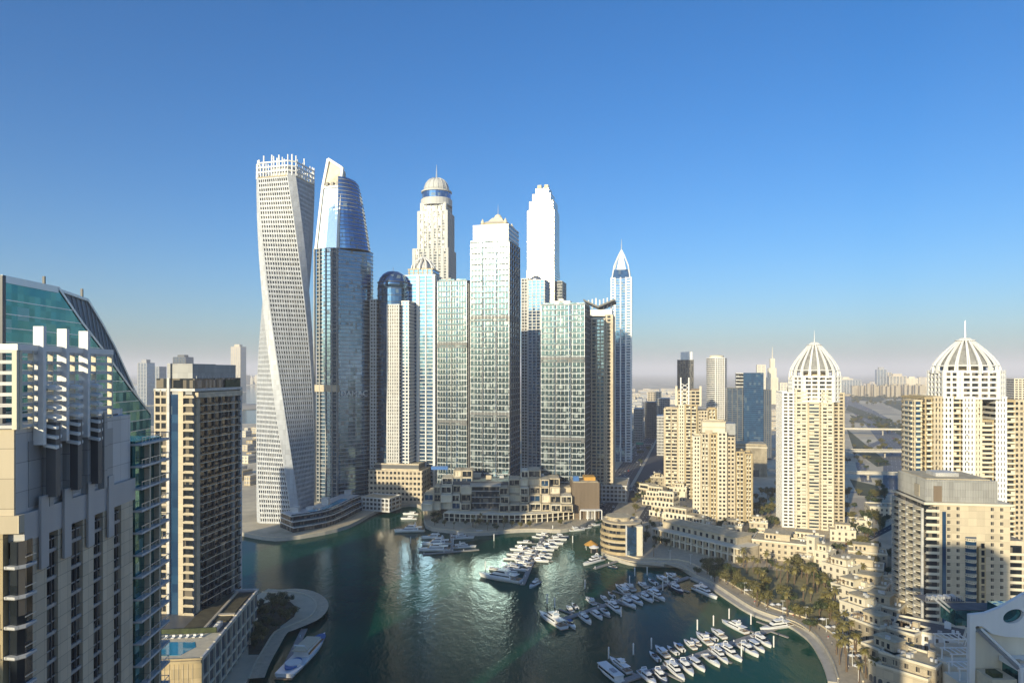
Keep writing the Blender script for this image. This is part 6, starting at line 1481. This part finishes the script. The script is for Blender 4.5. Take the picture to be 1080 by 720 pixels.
boat('Y', 625.5, 593.5, 20, 222, 'sunlit yacht moored beside the round restaurant')
boat('T', 681, 594.5, 10, 178, 'small white launch under the quay wall by the round restaurant')
boat('G', 646, 598.5, 7, 150, 'small dark launch below the round restaurant wall')
boat('L', 323, 692, 44, 84, 'long slim white boat with blue oval deck moored at the left pontoon')
# mooring piles
pile0 = None
for k, (px, py) in enumerate([(642, 694), (668, 690), (687, 684), (735.5, 664), (752.5, 659.5), (769, 652), (792, 658), (816, 682), (782, 694), (512, 600), (577, 636), (689, 634), (699, 622), (664, 616), (682.5, 606), (750, 614), (669.5, 607), (583, 560.5), (604, 572), (433, 573), (521, 570), (478, 575), (617, 620), (585, 640), (655, 650), (704, 616)]):
    if pile0 is None:
        pile0 = thing('mooring_pile', 'white topped mooring pile standing in the basin water', 'mooring pile', (*gp(px, py), 0), 0, 'white mooring piles')
        MB().prism(circ(.32, 10), -.5, 4.6).build('post', WHITE, pile0); MB().lathe([(.36, 4.6), (.36, 4.8), (.02, 5.3)], 10).build('cap', WHITE, pile0)
    else: c = copy_tree(pile0); c.location = (*gp(px, py), 0)

# ---------------------------------------------------------------- trees and palms
def leaf_tree(seed, h, r, m, flat=.8):
    rn = random.Random(seed); t = thing('tree', '-', 'tree', (0, -300, 0))
    tr = MB(); tr.tube([(0, 0, 0), (.1, .05, h * .25), (-.05, .1, h * .5)], [.32, .24, .16], 7)
    lobes = []
    for k in range(9):
        a = rn.uniform(0, 6.28); d = rn.uniform(.2, .75) * r; z = h * rn.uniform(.45, .85); lobes.append((d * math.cos(a), d * math.sin(a), z, r * rn.uniform(.35, .6)))
        if k < 6: tr.tube([(0, 0, h * .3), (d * .5 * math.cos(a), d * .5 * math.sin(a), h * .3 + (z - h * .3) * .6), (d * math.cos(a), d * math.sin(a), z)], [.15, .1, .04], 5)
    tr.build('trunk', BARK, t)
    c = MB()
    for x, y, z, q in lobes:
        for i in range(70):
            u = Vector((rn.gauss(0, 1), rn.gauss(0, 1), rn.gauss(0, 1))).normalized() * q * rn.uniform(.55, 1.08); u.z *= flat
            p = Vector((x, y, z)) + u; n = (u.normalized() + Vector((rn.uniform(-.7, .7), rn.uniform(-.7, .7), rn.uniform(-.2, .9)))).normalized()
            a = n.orthogonal().normalized(); b = n.cross(a); ang = rn.uniform(0, 6.28); s = rn.uniform(.28, .62)
            a, b = a * math.cos(ang) + b * math.sin(ang), b * math.cos(ang) - a * math.sin(ang)
            c.add([p - a * s, p + b * s * .6, p + a * s, p - b * s * .6], [(0, 1, 2, 3)])
    c.build('crown', m, t); return t
def palm(seed, h):
    rn = random.Random(seed); t = thing('palm_tree', '-', 'palm', (0, -300, 0))
    lx, ly = rn.uniform(-.5, .5), rn.uniform(-.5, .5)
    MB().tube([(0, 0, 0), (lx * .3, ly * .3, h * .5), (lx, ly, h)], [.34, .25, .22], 7).build('trunk', BARK, t)
    c = MB()
    for k in range(26):
        a = k * 2.4 + rn.uniform(-.2, .2); el = rn.uniform(-.5, 1.2); L = rn.uniform(2.4, 3.4)
        pts = []; p = Vector((lx, ly, h)); e = el
        for j in range(6):
            pts.append(p.copy()); p += Vector((math.cos(a) * math.cos(e), math.sin(a) * math.cos(e), math.sin(e))) * L / 5; e -= .33
        sd = Vector((-math.sin(a), math.cos(a), 0))
        for j in range(5):
            w0, w1 = [.12, .42, .5, .42, .26, .03][j:j + 2]; dr = Vector((0, 0, -.16))
            for s in (-1, 1):
                c.add([pts[j], pts[j + 1], pts[j + 1] + sd * s * w1 + dr * 2 * w1, pts[j] + sd * s * w0 + dr * 2 * w0], [(0, 1, 2, 3)])
    c.build('frond_crown', PALMM, t); return t
TP = [leaf_tree(k, 7 + k * .6, 3.4 + .25 * k, [LEAF, LEAF2][k % 2]) for k in range(4)]
PP = [palm(20 + k, 7.5 + k) for k in range(4)]
USED = set()
def inside(p, poly):
    c = False; n = len(poly)
    for i in range(n):
        (x1, y1), (x2, y2) = poly[i], poly[(i + 1) % n]
        if (y1 > p[1]) != (y2 > p[1]) and p[0] < (x2 - x1) * (p[1] - y1) / (y2 - y1) + x1: c = not c
    return c
BOXES = []
bpy.context.view_layer.update()
for o in list(COL.objects):
    if o.parent and o.name.split('.')[0] in ('wall', 'storey', 'upper_wall', 'core_wall', 'glazing', 'left_glazing', 'beige_wall', 'terrace_block', 'ring_slab'):
        q = [o.matrix_world @ Vector(v) for v in o.bound_box]; BOXES.append((min(v.x for v in q), max(v.x for v in q), min(v.y for v in q), max(v.y for v in q), o.matrix_world.inverted(), o.bound_box[0][:], o.bound_box[6][:]))
def blocked(x, y):
    for x0, x1, y0, y1, mi, a, b in BOXES:
        if x0 - 1 < x < x1 + 1 and y0 - 1 < y < y1 + 1:
            v = mi @ Vector((x, y, GZ + 1))
            if a[0] - 1 < v.x < b[0] + 1 and a[1] - 1 < v.y < b[1] + 1: return True
    return False
def plant(protos, x, y, s, label, group):
    p = random.choice(protos)
    if p.name not in USED: USED.add(p.name); o = p
    else: o = copy_tree(p)
    o.location = (x, y, GZ); o.rotation_euler = (0, 0, random.uniform(0, 6.28)); o.scale = (s, s, s * random.uniform(.9, 1.1)); o['label'] = label; o['group'] = group
def fill(poly, n, mix, label_t, label_p, s0=.7, s1=1.2):
    pl = [gp(*p, GZ) for p in poly]; xs = [p[0] for p in pl]; ys = [p[1] for p in pl]; k = 0; tr = 0; done = []
    while k < n and tr < n * 40:
        tr += 1; x, y = random.uniform(min(xs), max(xs)), random.uniform(min(ys), max(ys))
        if not inside((x, y), pl) or blocked(x, y) or inside((x, y), BASIN) or any((x - a) ** 2 + (y - b) ** 2 < 9 for a, b in done): continue
        done.append((x, y)); k += 1
        if random.random() < mix: plant(PP, x, y, random.uniform(s0, s1), label_p, label_p)
        else: plant(TP, x, y, random.uniform(s0, s1), label_t, label_t)
fill([(730, 596), (775, 600), (815, 622), (858, 655), (872, 676), (855, 668), (800, 642), (760, 622), (735, 608)], 36, .2, 'shaded leafy tree between promenade and arcade building', 'shaded palm between promenade and arcade building', .7, 1.1)
fill([(780, 596), (830, 600), (870, 604), (885, 640), (872, 660), (830, 628), (795, 612)], 38, .7, 'leafy tree among sunlit palms at the promenade bend', 'sunlit palm in the grove at the promenade bend', .8, 1.3)
fill([(800, 520), (826, 520), (828, 556), (775, 572), (740, 566), (765, 556), (790, 545)], 42, .1, 'leafy tree in the dense clump between gold and domed towers', 'palm in the clump between gold and domed towers')
fill([(700, 556), (722, 548), (735, 556), (690, 575)], 9, .2, 'leafy tree between terrace houses and farther gold tower', 'palm between terrace houses and farther gold tower')
fill([(668, 520), (700, 505), (728, 520), (722, 530), (690, 530), (662, 545)], 26, .5, 'leafy tree at the boulevard corner below farther gold tower', 'palm at the boulevard corner below farther gold tower')
fill([(650, 560), (690, 545), (712, 575), (690, 592), (668, 592)], 18, .6, 'small tree on the plaza behind round restaurant', 'palm on the plaza behind round restaurant', .6, .9)
fill([(870, 640), (890, 650), (925, 720), (890, 722), (882, 690)], 24, .85, 'leafy tree between promenade and villas at lower right', 'tall palm between promenade and villas at lower right', .8, 1.25)
fill([(880, 560), (940, 560), (945, 610), (900, 650), (880, 600)], 34, .3, 'leafy tree among the sunlit villas', 'palm among the sunlit villas')
fill([(900, 640), (960, 660), (990, 700), (960, 720), (920, 690)], 20, .3, 'leafy tree among the shaded villas', 'palm among the shaded villas')
fill([(888, 545), (935, 540), (940, 560), (880, 575)], 18, .1, 'leafy tree on the lawn right of domed tower', 'palm on the lawn right of domed tower')
fill([(282, 688), (263, 690), (264, 642), (288, 634), (308, 636), (312, 648), (297, 662)], 30, .15, 'dark shrubby tree on the peninsula garden', 'palm on the peninsula garden', .5, .85)
fill([(455, 560), (500, 562), (560, 559), (600, 556), (598, 551), (520, 552), (470, 553)], 20, .6, 'small tree on the podium promenade', 'palm on the podium promenade', .45, .75)
fill([(445, 556), (470, 556), (474, 535), (455, 530)], 8, .3, 'golden leafy tree at left corner of box podium', 'palm at left corner of box podium', .6, 1.0)
fill([(320, 556), (395, 532), (420, 526), (400, 534), (330, 560)], 12, .5, 'small tree on the quay under curved podium', 'palm on the quay under curved podium', .4, .6)
fill([(890, 470), (950, 462), (955, 490), (890, 500)], 24, 0, 'dusty tree beside the flyovers', '-', .8, 1.3)
fill([(893, 418), (970, 420), (965, 432), (900, 426)], 60, 0, 'dark tree on the plain beyond the flyovers', '-', 1.2, 2.0)
fill([(895, 440), (955, 446), (955, 462), (900, 455)], 34, 0, 'dusty roadside tree between highway and ramps', '-', 1.0, 1.6)
fill([(890, 520), (935, 512), (938, 535), (890, 545)], 14, 0, 'dusty tree under the lowest flyover', '-', .8, 1.3)
fill([(640, 520), (665, 470), (690, 440), (700, 440), (680, 500)], 16, .2, 'shaded street tree along the boulevard', 'shaded street palm along the boulevard', .8, 1.2)
fill([(824, 470), (835, 470), (832, 520), (812, 520)], 10, 0, 'leafy tree on left flank of domed tower', '-', .9, 1.3)

# ---------------------------------------------------------------- cars, lamps, people
def car(seed, m):
    t = thing('parked_car' if seed < 0 else 'car', '-', 'car', (0, -350, 0))
    b = MB(); b.loft([[(-2.2, s * .85, z) for s, z in ((-1, .35), (1, .35), (1, .9), (-1, .9))], [(-1.9, s * .92, z) for s, z in ((-1, .3), (1, .3), (1, .98), (-1, .98))], [(1.3, s * .92, z) for s, z in ((-1, .3), (1, .3), (1, .92), (-1, .92))], [(2.2, s * .82, z) for s, z in ((-1, .38), (1, .38), (1, .72), (-1, .72))]]).build('body', m, t)
    MB().loft([[(-1.75, -.84, .95), (1.05, -.84, .92), (1.05, .84, .92), (-1.75, .84, .95)], [(-1.2, -.68, 1.48), (.3, -.68, 1.48), (.3, .68, 1.48), (-1.2, .68, 1.48)]]).build('cabin', BGLASS, t)
    MB().box(-1.2, .28, -.66, .66, 1.47, 1.52).build('roof_panel', m, t)
    for x in (-1.35, 1.35):
        for s in (-1, 1): MB().tube([(x, s * .78, .33), (x, s * .95, .33)], .33, 10).build('wheel', BLACK, t)
    return t
CP = [car(1, WHITE), car(2, BLACK), car(3, METAL), car(4, RED)]; CU = set()
def put_car(x, y, a, label, group):
    p = random.choices(CP, [5, 3, 4, 1])[0]
    if p.name not in CU: CU.add(p.name); o = p
    else: o = copy_tree(p)
    o.location = (x, y, GZ + .05); o.rotation_euler = (0, 0, a); o['label'] = label; o['group'] = group
def traffic(line, w, lanes, n, label, u0=0., u1=1., both=True):
    ln = [0]
    for i in range(1, len(line)): ln.append(ln[-1] + (Vector(line[i]) - Vector(line[i - 1])).length)
    for _ in range(n):
        s = random.uniform(u0, u1) * ln[-1]; i = max(k for k in range(len(ln) - 1) if ln[k] <= s)
        a, b = Vector(line[i]), Vector(line[i + 1]); d = (b - a).normalized(); p = a + d * (s - ln[i]); k = random.randrange(lanes); o = -w / 2 + w * (k + .5) / lanes
        put_car(p.x - d.y * o, p.y + d.x * o, math.atan2(d.y, d.x) + (math.pi if both and o > 0 else 0), label, label)
traffic(blvd, 27, 8, 110, 'car driving on the shaded boulevard between the towers', 0, .55)
traffic(hw, 70, 14, 110, 'car on the broad highway behind the domed tower', .05, .5)
traffic(hw4, 16, 4, 16, 'car on the far slip road')
traffic(smooth_line([gp(*p, GZ) for p in [(868, 575), (905, 572), (960, 545)]], 5), 6, 2, 8, 'car parked on the villa lane')
for r_ in range(9):
    for c_ in range(7):
        if random.random() < .75: put_car(104 + r_ * 9.5 + c_ * .3, 655 + r_ * 21 + c_ * 3.1 - c_ * 0, R(20), 'car standing in the shaded car park beside the boulevard', 'cars in the car park')
# overhead road sign
gx, gy = 205, 1080
t = thing('gantry_sign', 'green road sign on a steel gantry across the boulevard', 'road sign', (205, 1080, GZ), R(-15))
for a in (-15, 15): MB().box(a - .3, a + .3, -.3, .3, 0, 8.5).build('post', STEEL, t)
MB().box(-15.3, 15.3, -.3, .3, 8.5, 9.2).build('beam', STEEL, t); MB().box(-9, 3, -.55, -.32, 7.2, 11).build('sign_panel', GREENP, t)
# promenade lamps
lamp0 = None
RP = offset(RIGHTQ, 7.6)
for k in range(14, len(RP), 3):
    x, y = RP[k]
    if lamp0 is None:
        lamp0 = thing('street_lamp', 'pale two armed lamp post on the curving promenade', 'street lamp', (x, y, GZ), 0, 'lamps along the right promenade')
        MB().tube([(0, 0, 0), (0, 0, 6.5)], [.12, .07], 6).build('post', WHITE, lamp0); MB().bar((-.9, 0, 6.4), (.9, 0, 6.4), .09).build('arm', WHITE, lamp0)
        for s in (-1, 1): MB().box(s * .9 - .3, s * .9 + .3, -.14, .14, 6.25, 6.37).build('lamp_head', WHITE, lamp0)
    else: c = copy_tree(lamp0); c.location = (x, y, GZ)
par0 = None
for k in range(22, len(RP) - 1, 2):                # cafe parasols at the planted edge
    x, y = RP[k]
    for dx in (1.0, 4.2):
        if par0 is None:
            par0 = thing('parasol', 'pale cafe parasol at the planted edge of the right bank promenade', 'parasol', (x + dx, y + .6, GZ), 0, 'cafe parasols on the right promenade')
            MB().tube([(0, 0, 0), (0, 0, 2.5)], .05, 5).build('pole', STEEL, par0); MB().lathe([(1.5, 2.2), (.8, 2.6), (.05, 2.9)], 8).build('canopy', WHITE, par0)
        else: c = copy_tree(par0); c.location = (x + dx, y + .6, GZ)
# a low railing along the quay
rl = thing('quay_railing', 'thin steel railing following the right bank promenade', 'railing', (RIGHTQ[0][0], RIGHTQ[0][1], GZ))
RL = [(a - RIGHTQ[0][0], b - RIGHTQ[0][1]) for a, b in offset(RIGHTQ, .35)]
for z in (.95, 1.35): MB().tube([(a, b, z) for a, b in RL], .035, 4).build('rail', STEEL, rl)
m = MB()
for a, b in RL: m.tube([(a, b, .4), (a, b, 1.36)], .04, 4)
m.build('post_grille', STEEL, rl)
# strollers
def person(seed, top, legs):
    rn = random.Random(seed); mb = bpy.data.meshes.new('person')
    V = [(0, 0, .95), (0, 0, 1.2), (0, 0, 1.42), (0, 0, 1.54), (0, .02, 1.64), (0, .02, 1.74), (.19, 0, 1.4), (.25, -.05, 1.12), (.26, .08, .86), (-.19, 0, 1.4), (-.25, .06, 1.12), (-.26, -.08, .86), (.1, 0, .9), (.11, .14, .48), (.11, .16, .06), (.11, .30, .03), (-.1, 0, .9), (-.11, -.1, .48), (-.11, -.24, .08), (-.11, -.10, .03)]
    E_ = [(0, 1), (1, 2), (2, 3), (3, 4), (4, 5), (2, 6), (6, 7), (7, 8), (2, 9), (9, 10), (10, 11), (0, 12), (12, 13), (13, 14), (14, 15), (0, 16), (16, 17), (17, 18), (18, 19)]
    mb.from_pydata(V, E_, []); o = bpy.data.objects.new('person', mb); COL.objects.link(o)
    md = o.modifiers.new('skin', 'SKIN'); sv = mb.skin_vertices[0].data
    rad = [.15, .15, .15, .055, .1, .09, .075, .05, .035, .075, .05, .035, .1, .07, .05, .04, .1, .07, .05, .04]
    for i, r in enumerate(rad): sv[i].radius = (r, r * (.75 if i < 3 else 1)); sv[i].use_root = i == 0
    s2 = o.modifiers.new('sub', 'SUBSURF'); s2.levels = 1; s2.render_levels = 1
    bpy.context.view_layer.update()
    me = bpy.data.meshes.new_from_object(o.evaluated_get(bpy.context.evaluated_depsgraph_get())); bpy.data.objects.remove(o)
    for x in (top, legs, SKIN, BLACK): me.materials.append(x)
    for p in me.polygons:
        z = p.center.z; p.material_index = 3 if z > 1.7 or z < .07 else 2 if z > 1.48 or (abs(p.center.x) > .2 and z < 1.05) else 0 if z > .93 else 1
    q = bpy.data.objects.new('person', me); COL.objects.link(q); return q
pr = [person(1, CLOTH2, CLOTH), person(2, CLOTH, CLOTH), person(3, RED, CLOTH2)]
RM = offset(RIGHTQ, 4.5); W_LAB = 'person in everyday clothes walking on the right bank promenade'
for k in range(16):
    o = pr[k] if k < 3 else pr[k % 3].copy()
    if k >= 3: COL.objects.link(o)
    i = 18 + k * 2 if 18 + k * 2 < len(RM) else 18 + k
    i = min(i, len(RM) - 1); x, y = RM[i]
    o.location = (x + random.uniform(-2, 2), y + random.uniform(-2, 2), GZ + .015); o.rotation_euler = (0, 0, random.uniform(0, 6.28)); tag(o, W_LAB, 'person', 'people on the promenade')

# ---------------------------------------------------------------- the air
hz = MB().box(-62000, 62000, -9000, 62000, -1.6, 440).build('haze', [])
hm = bpy.data.materials.new('haze'); hm.use_nodes = True; hn = hm.node_tree; hn.nodes.remove(hn.nodes['Principled BSDF'])
pv = hn.nodes.new('ShaderNodeVolumePrincipled'); pv.inputs['Color'].default_value = (0.96, 0.94, 0.99, 1); pv.inputs['Density'].default_value = 0.00010; pv.inputs['Anisotropy'].default_value = 0.0
hn.links.new(pv.outputs[0], hn.nodes['Material Output'].inputs['Volume']); hz.data.materials.append(hm)
tag(hz, 'pale even haze over the city', 'haze', None, 'stuff')
